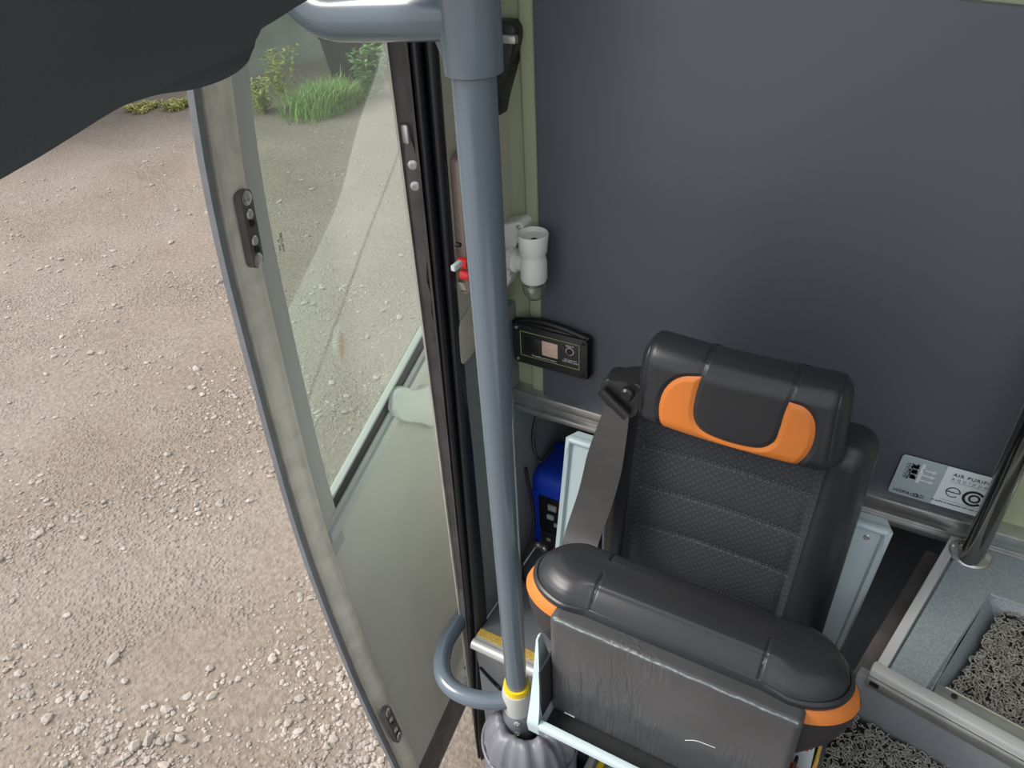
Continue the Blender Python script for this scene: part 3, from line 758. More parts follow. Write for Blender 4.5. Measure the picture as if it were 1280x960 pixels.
bm = BM(); box(bm, (cx0+.064, fy-.001, cz0+.034), (cx0+.097, fy+.001, cz1-.026), .0004); obj('screen', bm, 'screen', fp, label='pinkish screen')
bm = BM(); lathe(bm, [(.0075, 0), (.0075, .001), (.006, .0012), (.006, .003), (0, .0034)], (cx1-.035, fy, cz0+.058), axis='Y', segs=24)
for v in bm.verts: v.co.y = 2*fy-v.co.y
obj('button', bm, 'black', fp)
bm = BM(); tube(bm, [(cx1-.035+.0075*math.cos(2*PI*k/24), fy-.0008, cz0+.058+.0075*math.sin(2*PI*k/24)) for k in range(25)], .0007, 6, caps=False); obj('button_ring', bm, 'print_white', fp)
text('printed_text', 'SELECT', .005, 'print_white', fp, (cx1-.035, fy-.0004, cz0+.069), (1, 0, 0), (0, 0, 1))
text('printed_text', 'AIR QUALITY\nCONTROL UNIT', .0045, 'print_white', fp, (cx1-.034, fy-.0004, cz0+.036), (1, 0, 0), (0, 0, 1))
text('printed_text', 'Air quality control system', .005, 'print_white', fp, (cx0+.068, fy-.0004, cz0+.027), (1, 0, 0), (0, 0, 1))
bm = BM(); tube(bm, smooth_path([(cx0+.012, 1.074, cz1), (cx0+.05, 1.074, cz1+.008), (cx0+.10, 1.073, cz1+.007), (cx1-.006, 1.073, cz1-.002)]), .006, 12); obj('cable', bm, 'black', cb)

# blue power pack in the cavity
pk = thing('power_pack', 'blue portable power pack on the dark floor beside seat frame', 'power pack', (-.58, 1.2, ZF))
bm = rounded_box((-.655, 1.13, ZF+.004), (-.50, 1.28, ZF+.258), .028, (16, 12, 20))
obj('case', bm, 'blue', pk)
yk = 1.126
bm = BM(); box(bm, (-.627, yk, ZF+.085), (-.512, 1.14, ZF+.20), .006); fpk = obj('face_panel', bm, 'black', pk)
bm = BM(); box(bm, (-.622, yk-.002, ZF+.02), (-.52, 1.14, ZF+.085), .004); obj('socket_panel', bm, 'black_satin', pk)
for x, z, w, h, m_ in ((-.600, .165, .022, .018, 'print_grey'), (-.603, .135, .018, .014, 'decal_grey'), (-.585, .115, .016, .012, 'print_grey'), (-.580, .065, .014, .012, 'decal_grey'), (-.606, .058, .012, .010, 'print_green')):
    bm = BM(); box(bm, (x, yk-.004, ZF+z), (x+w, yk+.002, ZF+z+h), .002); obj('switch', bm, m_, fpk)
for x, z in ((-.628, .032), (-.612, .028)):
    bm = BM(); lathe(bm, [(.009, 0), (.009, .008), (.006, .012), (0, .012)], (x, yk, ZF+z), axis='Y', segs=14)
    for v in bm.verts: v.co.y = 2*yk-v.co.y
    obj('jack', bm, 'bolt', pk)
bm = BM(); box(bm, (-.587, yk-.006, ZF+.022), (-.562, yk+.002, ZF+.042), .002); obj('rocker_switch', bm, 'red', pk)
bm = BM()
for k in range(5): box(bm, (-.650, yk+.002, ZF+.165+k*.009), (-.632, 1.14, ZF+.169+k*.009), .001)
obj('vent_ribs', bm, 'blue', pk)
# cables in cavity
for i, (pts, lab) in enumerate(((((-.64, 1.2, ZS-.03), (-.64, 1.14, .90), (-.615, 1.12, .845), (-.60, 1.16, .86)), 'thin black cable hanging against the cavity wall above power pack'),
                  (((-.64, 1.10, ZF+.30), (-.62, 1.09, ZF+.14), (-.635, 1.05, ZF+.03), (-.60, 1.02, ZF+.008), (-.55, 1.06, ZF+.008)), 'thin black cable looping down to the floor beside power pack'))):
    bm = BM(); tube(bm, smooth_path(pts), .004, 8); tag(obj('cable', bm, 'black'), lab, 'cable')

# ================================================================== RIGHT: PLATFORM, MATS, HANDRAIL
ZP = 1.03
A = Vector((.166, 1.075, ZP)); B = Vector((.094, .767, ZP)); Cc = Vector((.60, .665, ZP)); D = Vector((.60, 1.10, ZP))
fd = (Cc-B).normalized()
Aq = A+fd*.004; inner = B+fd*.078; inner2 = Vector((.252, 1.015, ZP))
# dark side wall of the well + core below
bm = BM(); prism(bm, [Vector((p.x, p.y, ZF)) for p in (A+Vector((.012, 0, 0)), B+Vector((.012, .004, 0)), Cc+Vector((0, .006, 0)), D)], (0, 0, ZP-ZF-.05)); struct(obj('floor_platform_base', bm, 'dark'))
# raised grey kerb: sloped inner side
kz = .035
bm = BM()
poly = [B+fd*.012, B+fd*.070, Vector((.222, .985, ZP)), Vector((.60, .985-.02, ZP)), Vector((.60, 1.08, ZP)), A+Vector((.014, 0, 0))]
lowp = [Vector((p.x, p.y, ZP-.05)) for p in poly]; lowp[1] = B+fd*.088+Vector((0, 0, -.05)); lowp[2] = Vector((.252, .965, ZP-.05)); lowp[3] = Vector((.60, .93, ZP-.05))
tv = [bm.verts.new(p) for p in poly]; bv = [bm.verts.new(p) for p in lowp]
bm.faces.new(tv); bm.faces.new(bv[::-1])
for k in range(6): bm.faces.new((tv[k], tv[(k+1) % 6], bv[(k+1) % 6], bv[k]))
bmesh.ops.bevel(bm, geom=[e for e in bm.edges if all(abs(v.co.z-ZP) < 1e-5 for v in e.verts)], offset=.006, segments=3, affect='EDGES')
struct(obj('floor_aisle', bm, 'vinyl'))
# trim bar beside the well and the dark track
bm = BM(); s_ = (A-B); prism(bm, [B+fd*.001, B+fd*.015, A+Vector((.015, 0, 0)), A+Vector((0, 0, 0))], (0, 0, -.02), .002); struct(obj('trim_7', bm, 'alu_white'))
for v in bpy.data.objects['trim_7'].data.vertices: v.co.z += .003
bm = BM(); prism(bm, [B+Vector((-.020, .015, -.045)), B+Vector((.004, .012, -.045)), A+Vector((.002, 0, -.045)), A+Vector((-.026, 0, -.045))], (0, 0, -.015), .003); struct(obj('trim_8', bm, 'rubber_brown'))
# nosing along the platform's front edge
fn = Vector((fd.y, -fd.x, 0))   # towards the camera
def strip(name, m, o0, o1, z0, z1, s0=-.002, s1=.56, bev=.002, st=True):
    bm = BM(); p = [B+fd*s0+fn*o0, B+fd*s1+fn*o0, B+fd*s1+fn*o1, B+fd*s0+fn*o1]
    prism(bm, [Vector((q.x, q.y, z0)) for q in p], (0, 0, z1-z0), bev); o = obj(name, bm, m)
    if st: struct(o)
    return o
strip('trim_9', 'alu_white', -.012, .006, ZP-.012, ZP+.005, bev=.004)
strip('trim_10', 'alu', .002, .010, ZP-.030, ZP-.012)
strip('trim_11', 'alu', -.030, -.012, ZP-.03, ZP+.002, s0=.075)
strip('trim_12', 'alu_dull', -.036, -.031, ZP-.03, ZP-.002, s0=.085)
strip('wall_platform', 'vinyl_riser', -.01, .006, ZP-.13, ZP-.02, s0=-.015)
o = strip('trim_13', 'black', .0075, .0105, ZP-.024, ZP-.014, s0=.003, s1=.016, bev=.001)
bm = BM(); p = B+fd*.098-fn*.022; lathe(bm, [(.004, ZP-.002), (.004, ZP+.004), (0, ZP+.0045)], (p.x, p.y, 0), segs=14); o = obj('edge_screw', bm, 'black'); tag(o, 'dark screw head in the ribbed aluminium step edge', 'screw')
# coil mats
def coil_mat(name, inside, bounds, z, label, count):
    root = thing(name, label, 'mat', (sum(bounds[:2])/2, sum(bounds[2:])/2, z-.01))
    vs, fs = [], []; k = 0
    while k < count:
        x = random.uniform(bounds[0], bounds[1]); y = random.uniform(bounds[2], bounds[3])
        if not inside(x, y): continue
        k += 1; r = random.uniform(.0028, .0054); a0 = random.random()*6.28; arc = random.uniform(2.5, 5.2)
        tilt = random.uniform(-.9, .9); az = random.random()*6.28; zz = z+random.uniform(-.001, .0045)
        R = Matrix.Rotation(az, 3, 'Z') @ Matrix.Rotation(tilt, 3, 'X'); base = len(vs); ns = 7; rt = .0010
        for i in range(ns+1):
            t = a0+arc*i/ns; c = Vector((r*math.cos(t), r*math.sin(t), 0)); rad = c.normalized()
            for q in range(4):
                b = q*PI/2; v = R @ (c+rad*rt*math.cos(b)+Vector((0, 0, rt*math.sin(b)))); vs.append((x+v.x, y+v.y, zz+v.z))
        for i in range(ns):
            for q in range(4): fs.append((base+i*4+q, base+i*4+(q+1) % 4, base+(i+1)*4+(q+1) % 4, base+(i+1)*4+q))
    me = bpy.data.meshes.new('coil_pile'); me.from_pydata(vs, [], fs); me.materials.append(M['coil'])
    for p in me.polygons: p.use_smooth = True
    o = bpy.data.objects.new('coil_pile', me); C.objects.link(o); o.parent = root; o.matrix_parent_inverse = Matrix.Translation(-root.location); o['kind'] = 'stuff'
    return root
ZM2 = ZP-.022
P2 = [(B+fd*.092-fn*.038), Vector((.256, .985, 0)), Vector((.60, .955, 0)), (Cc-fn*.038)]
P2 = [(p.x, p.y) for p in P2]
m2 = coil_mat('coil_mat', lambda x, y: in_poly(x, y, P2), (.15, .42, .70, 1.02), ZM2, 'grey looped coil mat on the raised aisle floor beside the handrail', 2700)
bm = BM(); prism(bm, [(x, y, ZM2-.012) for x, y in P2], (0, 0, .010), .002); obj('backing', bm, 'mat_base', m2)
bm = BM(); prism(bm, [(x, y, ZM2-.05) for x, y in P2], (0, 0, .037)); struct(obj('floor_aisle_deck', bm, 'mat_base'))
ZM1 = ZP-.105
P1 = [tuple((B+fd*-.02+fn*.010)[:2]), tuple((B+fd*.56+fn*.010)[:2]), (.60, .35), (.068, .35), (.068, .60)]
m1 = coil_mat('coil_mat', lambda x, y: in_poly(x, y, P1), (.02, .36, .55, .80), ZM1, 'grey looped coil mat on the lower floor right of the seat base', 2700)
bm = BM(); prism(bm, [(x, y, ZM1-.012) for x, y in P1], (0, 0, .010), .002); obj('backing', bm, 'mat_base', m1)
bm = BM(); prism(bm, [(x, y, ZM1-.06) for x, y in P1], (0, 0, .047)); struct(obj('floor_lower', bm, 'mat_base'))
# middle step below the seat's lip: floor, pale edge, yellow strip, coil mat
bm = BM(); box(bm, (-.345, .30, .03), (.0, .836, .30), .004); struct(obj('floor_middle', bm, 'vinyl_riser'))
bm = BM(); box(bm, (-.352, .30, .27), (-.336, .836, .305), .003); struct(obj('trim_15', bm, 'alu_white'))
bm = BM(); box(bm, (-.328, .30, .30), (-.314, .836, .304), .001); struct(obj('trim_16', bm, 'yellow'))
m3 = coil_mat('coil_mat', lambda x, y: True, (-.300, -.02, .62, .832), .310, 'grey looped coil mat on the low middle step under the front lip of the seat', 3000)
bm = BM(); box(bm, (-.302, .40, .301), (-.01, .834, .309), .001); obj('backing', bm, 'mat_base', m3)
# bridging grey return at the riser's left end
bm = BM(); prism(bm, [B+fd*-.016+fn*.004+Vector((0, 0, -.12)), B+fd*.002+fn*.007+Vector((0, 0, -.03)), B+fd*.002+fn*-.03+Vector((0, 0, -.03)), B+fd*-.016-fn*.03+Vector((0, 0, -.12))], (0, 0, -.02)); struct(obj('trim_14', bm, 'vinyl_riser', smooth=False))

# steel handrail
hx, hy = .199, 1.052
hr = thing('handrail', 'polished steel upright handrail on round flange right of the seat', 'handrail', (hx, hy, ZP))
bm = BM(); tube(bm, [(hx-.006, hy-.020, ZP+.002), (hx-.006, hy-.020, ZP+.005), (hx-.004, hy-.020, ZP+.03), (hx-.004, hy-.020, 2.4)], [.012, .0155, .0165, .0165], 36); obj('rail_tube', bm, 'steel', hr)
bm = BM(); lathe(bm, [(.0, 0), (.031, 0), (.031, .003), (.0285, .006), (.020, .007), (.018, .010)], (hx-.004, hy-.006, ZP), segs=40); fl = obj('flange', bm, 'alu', hr)
screw(fl, (hx-.029, hy-.002, ZP+.0062), (0, 0, 1), .004)
bm = BM(); lathe(bm, [(.009, .006), (.009, .009), (.006, .012), (0, .0125)], (hx-.014, hy+.004, ZP), segs=20); obj('cap', bm, 'steel', fl)

# sticker on the padded panel
sy = YW-.0225
st = thing('sticker', 'silver and white printed sticker low on the charcoal panel near handrail', 'sticker', (.13, YW-.02, 1.126))
sx0, sx1, sz0, sz1, sm = .0605, .202, 1.083, 1.165, .1245
sl = lambda x, z: x+(z-1.125)*.06
def sq(x0, x1, z0, z1, y): return [(sl(x0, z0), y, z0), (sl(x1, z0), y, z0), (sl(x1, z1), y, z1), (sl(x0, z1), y, z1)]
bm = BM(); prism(bm, round_poly(sq(sx0, sx1, sz0, sz1, sy+.001), .006), (0, -.001, 0)); obj('backing', bm, 'decal_white', st, smooth=False)
lf = round_poly(sq(sx0, sm, sz0, sz1, sy), .006)
lf = [p if p.x < sx0+.02 else p for p in lf]
bm = BM(); half = sq(sx0, sm, sz0, sz1, sy); q = round_poly(half, .006)
n6 = 6; keep = q[0:n6]+[Vector(half[1]), Vector(half[2])]+q[3*n6:4*n6]
prism(bm, keep, (0, -.0004, 0)); obj('grey_half', bm, 'decal_grey', st, smooth=False, label='grey left half')
ty = sy-.0008
def tx(body, x, z, size, m_='print_black', **k): return text('lettering', body, size, m_, st, (sl(x, z), ty, z), (1, 0, 0), (.06, 0, 1), **k)
tx('HISPAC\u00a0LD', .0895, 1.091, .0092, spacing=1.05)
bm = BM()
def ring(bm, x, z, r, w, a0=0, a1=2*PI, n=36):
    pts = [(sl(x+r*math.cos(a0+(a1-a0)*k/n), z+r*math.sin(a0+(a1-a0)*k/n)), z+r*math.sin(a0+(a1-a0)*k/n)) for k in range(n+1)]
    pv = None
    for k, (px, pz) in enumerate(pts):
        a = a0+(a1-a0)*k/n; c, s = math.cos(a), math.sin(a)
        cur = [bm.verts.new((px-c*w/2, ty, pz-s*w/2)), bm.verts.new((px+c*w/2, ty, pz+s*w/2))]
        if pv: bm.faces.new((pv[0], pv[1], cur[1], cur[0]))
        pv = cur
ring(bm, .1005, 1.0912, .0036, .0011); ring(bm, .1005, 1.0912, .0018, .0008)
obj('emblem', bm, 'print_black', st, smooth=False)
tx('AIR PURIFIER', .1655, 1.1525, .0090, spacing=1.18); tx('equipped', .1645, 1.1445, .0100, 'print_grey', spacing=1.6)
bm = BM(); ring(bm, .146, 1.118, .0095, .0016, .0, 2*PI-.75); box(bm, (.137, ty-.0002, 1.1172), (.1555, ty, 1.1188)); obj('emblem', bm, 'print_black', st, smooth=False, label='thin letter e emblem')
bm = BM(); ring(bm, .175, 1.1165, .0135, .0042, .65, 2*PI-.65); ring(bm, .1762, 1.1165, .0068, .0032); obj('emblem', bm, 'print_black', st, smooth=False, label='bold black ring emblem')
tx('3', .1915, 1.1035, .011, 'print_grey'); tx('\u00ae', .1915, 1.126, .004, 'print_grey')
tx('air quality is compatible with clean vehicle', .160, 1.0938, .0044, 'print_black')
bm = BM(); box(bm, (.136, ty-.0002, 1.1382), (.190, ty, 1.1387)); obj('rule_line', bm, 'print_grey', st, smooth=False)
bm = BM(); box(bm, (.132, ty-.0002, 1.0990), (.184, ty, 1.0994)); obj('rule_line', bm, 'print_grey', st, smooth=False)
bm = BM()
for r_ in range(9):
    for c_ in range(5):
        if c_ >= 3 and r_ % 3 == 0: continue
        x = .0715+c_*.0036+random.uniform(-.0008, .0008); z = 1.122+r_*.0036+random.uniform(-.0008, .0008)
        s = .0007+.00035*c_; box(bm, (sl(x, z)-s, ty-.0002, z-s), (sl(x, z)+s, ty, z+s))
for r_ in range(3): box(bm, (sl(.0815, 1.124)-.0005, ty-.0002, 1.1225+r_*.0108), (sl(.0815, 1.124)+.0085, ty, 1.1285+r_*.0108))
obj('filter_pattern', bm, 'print_black', st, smooth=False)
bm = BM(); prism(bm, [(sl(.0915, 1.117), ty, 1.117), (sl(.0965, 1.117), ty, 1.117), (sl(.0965, 1.157), ty, 1.157), (sl(.0915, 1.157), ty, 1.157)], (0, -.0002, 0))
for r_ in range(3):
    z = 1.1245+r_*.0105
    prism(bm, [(.0965, ty, z-.0014), (.110, ty, z-.0014), (.110, ty, z-.0036), (.1165, ty, z), (.110, ty, z+.0036), (.110, ty, z+.0014), (.0965, ty, z+.0014)], (0, -.0002, 0))
obj('arrows', bm, 'print_white', st, smooth=False, label='white arrows')

# ================================================================== GUIDE SEAT
seat = thing('guide_seat', 'folded black leather tip-up guide seat with orange inserts', 'seat', (-.15, .72, .85))
XC = -.150
# --- headrest
insert = [(-0.2491, 1.3071), (-0.2533, 1.348), (-0.2459, 1.3809), (-0.2272, 1.404), (-0.2002, 1.4139), (-0.2044, 1.3846), (-0.2052, 1.3543), (-0.1984, 1.3361), (-0.183, 1.3261), (-0.1505, 1.3222), (-0.1153, 1.3267), (-0.0984, 1.3423), (-0.0943, 1.3638), (-0.0927, 1.3886), (-0.0899, 1.4094), (-0.0704, 1.4058), (-0.0569, 1.3895), (-0.0524, 1.3647), (-0.0551, 1.3389), (-0.0674, 1.3085), (-0.1097, 1.3088), (-0.1618, 1.3085), (-0.2026, 1.3076)]
def smooth_closed(P, n=6):
    m = len(P); out = []
    for i in range(m):
        a, b, c, d = [Vector(P[(i+k-1) % m]) for k in range(4)]
        for k in range(n):
            t = k/n; q = .5*((2*b)+(c-a)*t+(2*a-5*b+4*c-d)*t*t+(3*b-a-3*c+d)*t**3); out.append((q.x, q.y))
    return out
def snap_outline(bm, P, tol, ymax):
    n = len(P)
    for v in bm.verts:
        if v.co.y > ymax: continue
        best = tol; bp = None
        for i in range(n):
            x1, y1 = P[i-1]; x2, y2 = P[i]; dx, dy = x2-x1, y2-y1
            if abs(v.co.x-x1) > .02 or abs(v.co.z-y1) > .02: continue
            t = max(0, min(1, ((v.co.x-x1)*dx+(v.co.z-y1)*dy)/(dx*dx+dy*dy+1e-12)))
            px, py = x1+t*dx, y1+t*dy; d = math.hypot(v.co.x-px, v.co.z-py)
            if d < best: best, bp = d, (px, py)
        if bp: v.co.x, v.co.z = bp
# keep the two upper tips sharp: smooth the inner and outer runs separately
def smooth_open(P, n=5): return [(v.x, v.y) for v in smooth_path([Vector((x, z, 0)) for x, z in P], n)]
ins = smooth_open(insert[0:5])+smooth_open(insert[4:15])[1:]+smooth_open(insert[14:20])[1:]
seam1 = [(-.2002, 1.4139), (-.1953, 1.47)]; seam2 = [(-.0899, 1.4094), (-.0827, 1.47)]
hb = rounded_box((-.298, .797, 1.300), (-.014, .868, 1.436), .030, (300, 24, 150))
snap_outline(hb, ins, .0009, .84)
for v in hb.verts:
    x, y, z = v.co; front = max(0, min(1, (.86-y)/.05))
    # arched lower edge and slight bow
    u = (x+.156)/.142
    d = min(seg_dist(x, z, ins, True), 1)
    g = 0
    if front > 0:
        if d < .006: g = .0030*(1-d/.006)
        g = max(g, *(.0026*max(0, 1-seg_dist(x, z, s)/.005) for s in (seam1, seam2)))
    else: d = 1
    if z > 1.40:
        for sx_ in (-.1953, -.0827): g = max(g, .0026*max(0, 1-abs(x-sx_)/.005)) if y > .83 else g
    tongue = (-.2 < x < -.092 and z > 1.325)
    nrm = Vector((0, -1, 0)) if z < 1.43 else Vector((0, -.5, .9)).normalized()
    v.co -= nrm*g
    v.co.x -= math.copysign(max(0, abs(u)-.74)/.26, u)*.010*max(0, min(1, (z-1.32)/.11))
    v.co.y += .010*u*u+ .12*max(0, z-1.36)*.15
    for sgn in (-1, 1):      # piping near both ends
        dd = abs(abs(u)-.885)
    if dd < .02: v.co -= nrm*(.0018*(1-dd/.02))
def cls(c, n):
    z = c.z; x = c.x
    yy = c.y-.010*((x+.156)/.142)**2-.018*max(0, z-1.36)
    if yy < .845 and in_poly(x, z, ins): return 'orange'
    if x > -.2002 and x < -.0885 and z > 1.318 and yy < .93 and ((z > 1.41 and -.197 < x < -.085) or (z <= 1.41)): return 'centre'
    return 'body'
pr = split_parts(hb, cls)
hd = obj('headrest', pr['body'], 'leather', seat, angle=80)
obj('centre_panel', pr['centre'], 'leather', hd, angle=80)
obj('orange_insert', pr['orange'], 'orange', hd, angle=80, label='orange leather insert')
def stitches(pts, step=.0045, L=.0026, r=.00045, m='print_grey', parent=None, name='stitching'):
    bm = BM(); pts = [Vector(p) for p in pts]; acc = 0
    for a, b in zip(pts, pts[1:]):
        d = (b-a).length; t = (b-a).normalized(); s = acc
        while s+L < d:
            tube(bm, [a+t*s, a+t*(s+L)], r, 5); s += step
        acc = max(0, s-d)
    return obj(name, bm, m, parent)
# --- backrest
XBL, XBR = -.352, .024
bb = rounded_box((XBL, .842, .84), (XBR, .912, 1.340), .033, (188, 16, 130))
cz = [(-.315, .84), (-.0425, .84), (-.030, 1.35), (-.293, 1.35)]
seams_z = [(1.215, 1.232), (1.134, 1.150), (1.046, 1.064), (.942, .962)]
def seam_line(i, x): t = (x+.30)/.265; a, b = seams_z[i]; return a+.0+(b-a)*math.sin(PI*(.15+.6*t))
def shear(x, z):      # the cloth panel tapers: slide the grid columns sideways with height
    t = z-1.095
    if x <= XL: return x+.043*t*(x-XBL)/(XL-XBL)
    if x >= XR: return x+.024*t*(XBR-x)/(XBR-XR)
    return x+t*(.043+(.024-.043)*(x-XL)/(XR-XL))
_w = (XBR-XBL)/188
XL = XBL+_w*24; XR = XBR-_w*30
clsmap = {}
def clsb0(c):
    if c.y < .885 and XL < c.x < XR: return 'centre'
    if c.x > .010 and .86 < c.z < 1.14 and .872 < c.y < .872+.018*min(1, (1.15-c.z)/.12): return 'orange'
    return 'body'
bb.faces.ensure_lookup_table()
bcls = [clsb0(f.calc_center_median()) for f in bb.faces]
for v in bb.verts:
    x, y, z = v.co
    k = max(0, min(1, (.89-y)/.03)); xs = shear(x, z)
    if k > 0:
        if XL+1e-5 < x < XR-1e-5:
            g = 0
            for i in range(4): g = max(g, max(0, 1-abs(z-seam_line(i, xs))/.005)**2*.0035)
            e = min(x-XL, XR-x); zs = sorted([.86]+[seam_line(i, xs) for i in range(4)]+[1.33]); pw = 0
            for a_, b_ in zip(zs, zs[1:]):
                if a_ <= z <= b_: pw = .004*math.sin(PI*(z-a_)/(b_-a_))
            v.co.y += (.010*min(1, e/.010)+g-pw*min(1, e/.02))*k
        else:
            e = (XL-x) if x <= XL else (x-XR)
            v.co.y -= .014*k*math.sin(PI*min(1, e/.055))**.7 if 0 < e < .055 else 0
    v.co.x = xs
def split_list(bm, cl):
    it = iter(cl); return split_parts(bm, lambda c, n: next(it))
pr = split_list(bb, bcls)
bk = obj('backrest', pr['body'], 'leather', seat, angle=80)
cp_ = obj('perforated_centre', pr['centre'], 'perforated', bk, angle=80, label='perforated dark cloth centre')
obj('orange_piping', pr['orange'], 'orange', bk, angle=80, label='thin orange side piping')
for i in range(4):
    for dz in (-.0035, .0035):
        pts = []
        for k in range(24):
            x = -.292+(.252)*k/23; z = seam_line(i, x)+dz
            pts.append((x, .8515, z))
        stitches(pts, .0046, .0018, .00042, 'thread', cp_)
for xx0, xx1 in (((-.309), (-.290)), ((.012), (.018))):
    pass
stitches([(.0085, .8395, z) for z in [.9+.02*k for k in range(20)]], .005, .003, .0004, 'print_black', bk)
# --- folded cushion: lofted in z
def loft(levels, S=150):
    bm = BM(); rings = []
    for z, a, b, yc in levels:
        ring = []
        for k in range(S):
            t = 2*PI*k/S; c, s = math.cos(t), math.sin(t)
            # stadium-like outline
            e = 2.6
            x = a*math.copysign(abs(c)**(2/(e*1.0)), c)
            # spread x for straight sides
            y = b*math.copysign(abs(s)**(2/e), s)
            ring.append(bm.verts.new((XC+.004+x, yc+y, z)))
        rings.append(ring)
    for p, q in zip(rings, rings[1:]):
        for k in range(S): bm.faces.new((p[k], p[(k+1) % S], q[(k+1) % S], q[k]))
    bm.faces.new(rings[0][::-1]); bm.faces.new(rings[-1]); return bm
def stadium_loft(levels, nx=260, nc=18, bow=.0):
    bm = BM(); rings = []
    for z, a, b, yc, rc in levels:
        rc = min(rc, b); pts = []
        def corner(cx, cy, a0):
            for k in range(nc+1): t = a0+PI/2*k/nc; pts.append((cx+rcx*math.cos(t), cy+rc*math.sin(t)))
        rcx = min(rc*1.35, a)
        corner(a-rcx, b-rc, 0)
        for k in range(1, nx): pts.append(((a-rcx)*(1-2*k/nx), b))
        corner(-(a-rcx), b-rc, PI/2); corner(-(a-rcx), -(b-rc), PI)
        for k in range(1, nx): pts.append((-(a-rcx)*(1-2*k/nx), -b))
        corner(a-rcx, -(b-rc), 3*PI/2)
        rings.append([bm.verts.new((XC+.002+x, yc+y, z)) for x, y in pts])
    n_ = len(rings[0])
    for p, q in zip(rings, rings[1:]):
        for k in range(n_): bm.faces.new((p[k], p[(k+1) % n_], q[(k+1) % n_], q[k]))
    bm.faces.new(rings[0][::-1]); bm.faces.new(rings[-1]); return bm
def interp_levels(L, n):
    out = []
    for a, b in zip(L, L[1:]):
        for k in range(n): t = k/n; out.append(tuple(x+(y-x)*t for x, y in zip(a, b)))
    out.append(L[-1]); return out
body = [(.86, .150, .020, .655, .02), (.95, .172, .030, .652, .03), (1.00, .199, .044, .650, .044), (1.04, .218, .053, .648, .053), (1.08, .2275, .0575, .647, .0575), (1.106, .2285, .0585, .647, .0585)]
cu = obj('cushion_shell', stadium_loft(interp_levels(body, 4)), 'leather_dull', seat, angle=80)
band = interp_levels([(1.105, .2290, .0585, .647, .0585), (1.1065, .2300, .0590, .647, .059), (1.112, .2270, .0580, .647, .058), (1.118, .2225, .0562, .647, .0562), (1.124, .2170, .0530, .647, .053)], 6)
bb2 = stadium_loft(band)
pr = split_parts(bb2, lambda c, n: ('orange_a' if c.x < XC else 'orange_b') if abs(c.x-XC-.002) > .150 and c.z > 1.1065+max(0, c.y-.640)/.045*.016 else 'dark')
obj('cushion_band', pr['dark'], 'leather', cu, angle=80)
for k_ in ('orange_a', 'orange_b'): obj('orange_insert', pr[k_], 'orange', cu, angle=80, label='orange corner insert')
topz = [(1.122, 0.2125, .050, .647, .05), (1.125, 0.2170, .0535, .647, .0535), (1.130, 0.2185, .0550, .647, .055), (1.135, 0.2175, .0545, .647, .0545), (1.137, 0.2125, .0515, .647, .0515),
        (1.140, 0.2115, .0515, .648, .0515), (1.147, 0.2085, .0500, .650, .05), (1.154, 0.2025, .0450, .652, .045), (1.160, 0.1945, .0370, .655, .037), (1.1645, 0.1815, .0250, .658, .025), (1.166, 0.1645, .012, .660, .012)]
tb = stadium_loft(interp_levels(topz, 3))
for v in tb.verts:
    x, y, z = v.co; u = (x-XC-.002)/.21
    if z > 1.1375:
        v.co.z += -.004*u*u
        sx_ = -.262 if x < XC else -.036
        g = max(0, 1-abs(x-sx_)/.004)**1.5*.0026
        d = Vector((0, y-.655, z-1.125)).normalized(); v.co -= d*g
    # the middle rolls straight down to the board, without piping
    wgt = max(0, min(1, (.150-abs(x-XC-.002))/.03)); h_ = (z-1.113)/.054
    if wgt and z < 1.160:
        bq = .0545*math.sqrt(max(.05, 1-h_*h_)); yt = .650+math.copysign(bq, y-.647)
        if abs(y-.647) > .02: v.co.y += (yt-y)*wgt
pr = split_parts(tb, lambda c, n: ('side_a' if c.x < -.262 else 'side_b' if c.x > -.036 else 'mid') if c.z > 1.137-.001 else 'pipe')
obj('cushion_roll', pr['mid'], 'leather', seat, angle=80); 
for k_ in ('side_a', 'side_b'): obj('roll_end', pr[k_], 'leather', bpy.data.objects['cushion_roll'], angle=80)
obj('roll_piping', pr['pipe'], 'leather', bpy.data.objects['cushion_roll'], angle=80)
# --- underside panel (now facing forward)
bm = rounded_box((-.310, .574, .900), (.026, .606, 1.126), .008, (60, 8, 46))
for v in bm.verts:
    x, y, z = v.co
    if z < .92: v.co.x += .006*(1 if x < XC else -1)*((.92-z)/.03)**2
pr = split_parts(bm, lambda c, n: 'f')
ub = obj('underside_board', pr['f'], 'creased', seat, angle=60)
bm = BM(); tube(bm, [(-.302+.322*k/24, .5763+.0006*math.sin(k*1.7), 1.1236) for k in range(25)], .0016, 8); obj('worn_edge', bm, 'worn', ub, label='pale worn upper edge')
bm = BM(); tube(bm, smooth_path([(-.105, .5735, .985), (-.090, .5735, .996), (-.065, .5735, 1.000)]), .0004, 6); obj('scratch', bm, 'print_white', ub)
bm = BM(); box(bm, (-.287, .5730, .9095), (-.270, .5745, .9108)); obj('scratch', bm, 'print_white', ub)
# --- white shell: base tray and side plates
bm = BM()
prism(bm, [(-.310, y, z) for y, z in ((.529, .924), (.541, .924), (.543, .897), (.80, .897), (.80, .850), (.585, .850), (.529, .912))], (.360, 0, 0), .002)
lip = obj('base_shell', bm, 'pale_plastic', seat)
bm = BM(); box(bm, (-.308, .5435, .896), (.046, .62, .8985)); obj('felt_tray', bm, 'dark', seat)
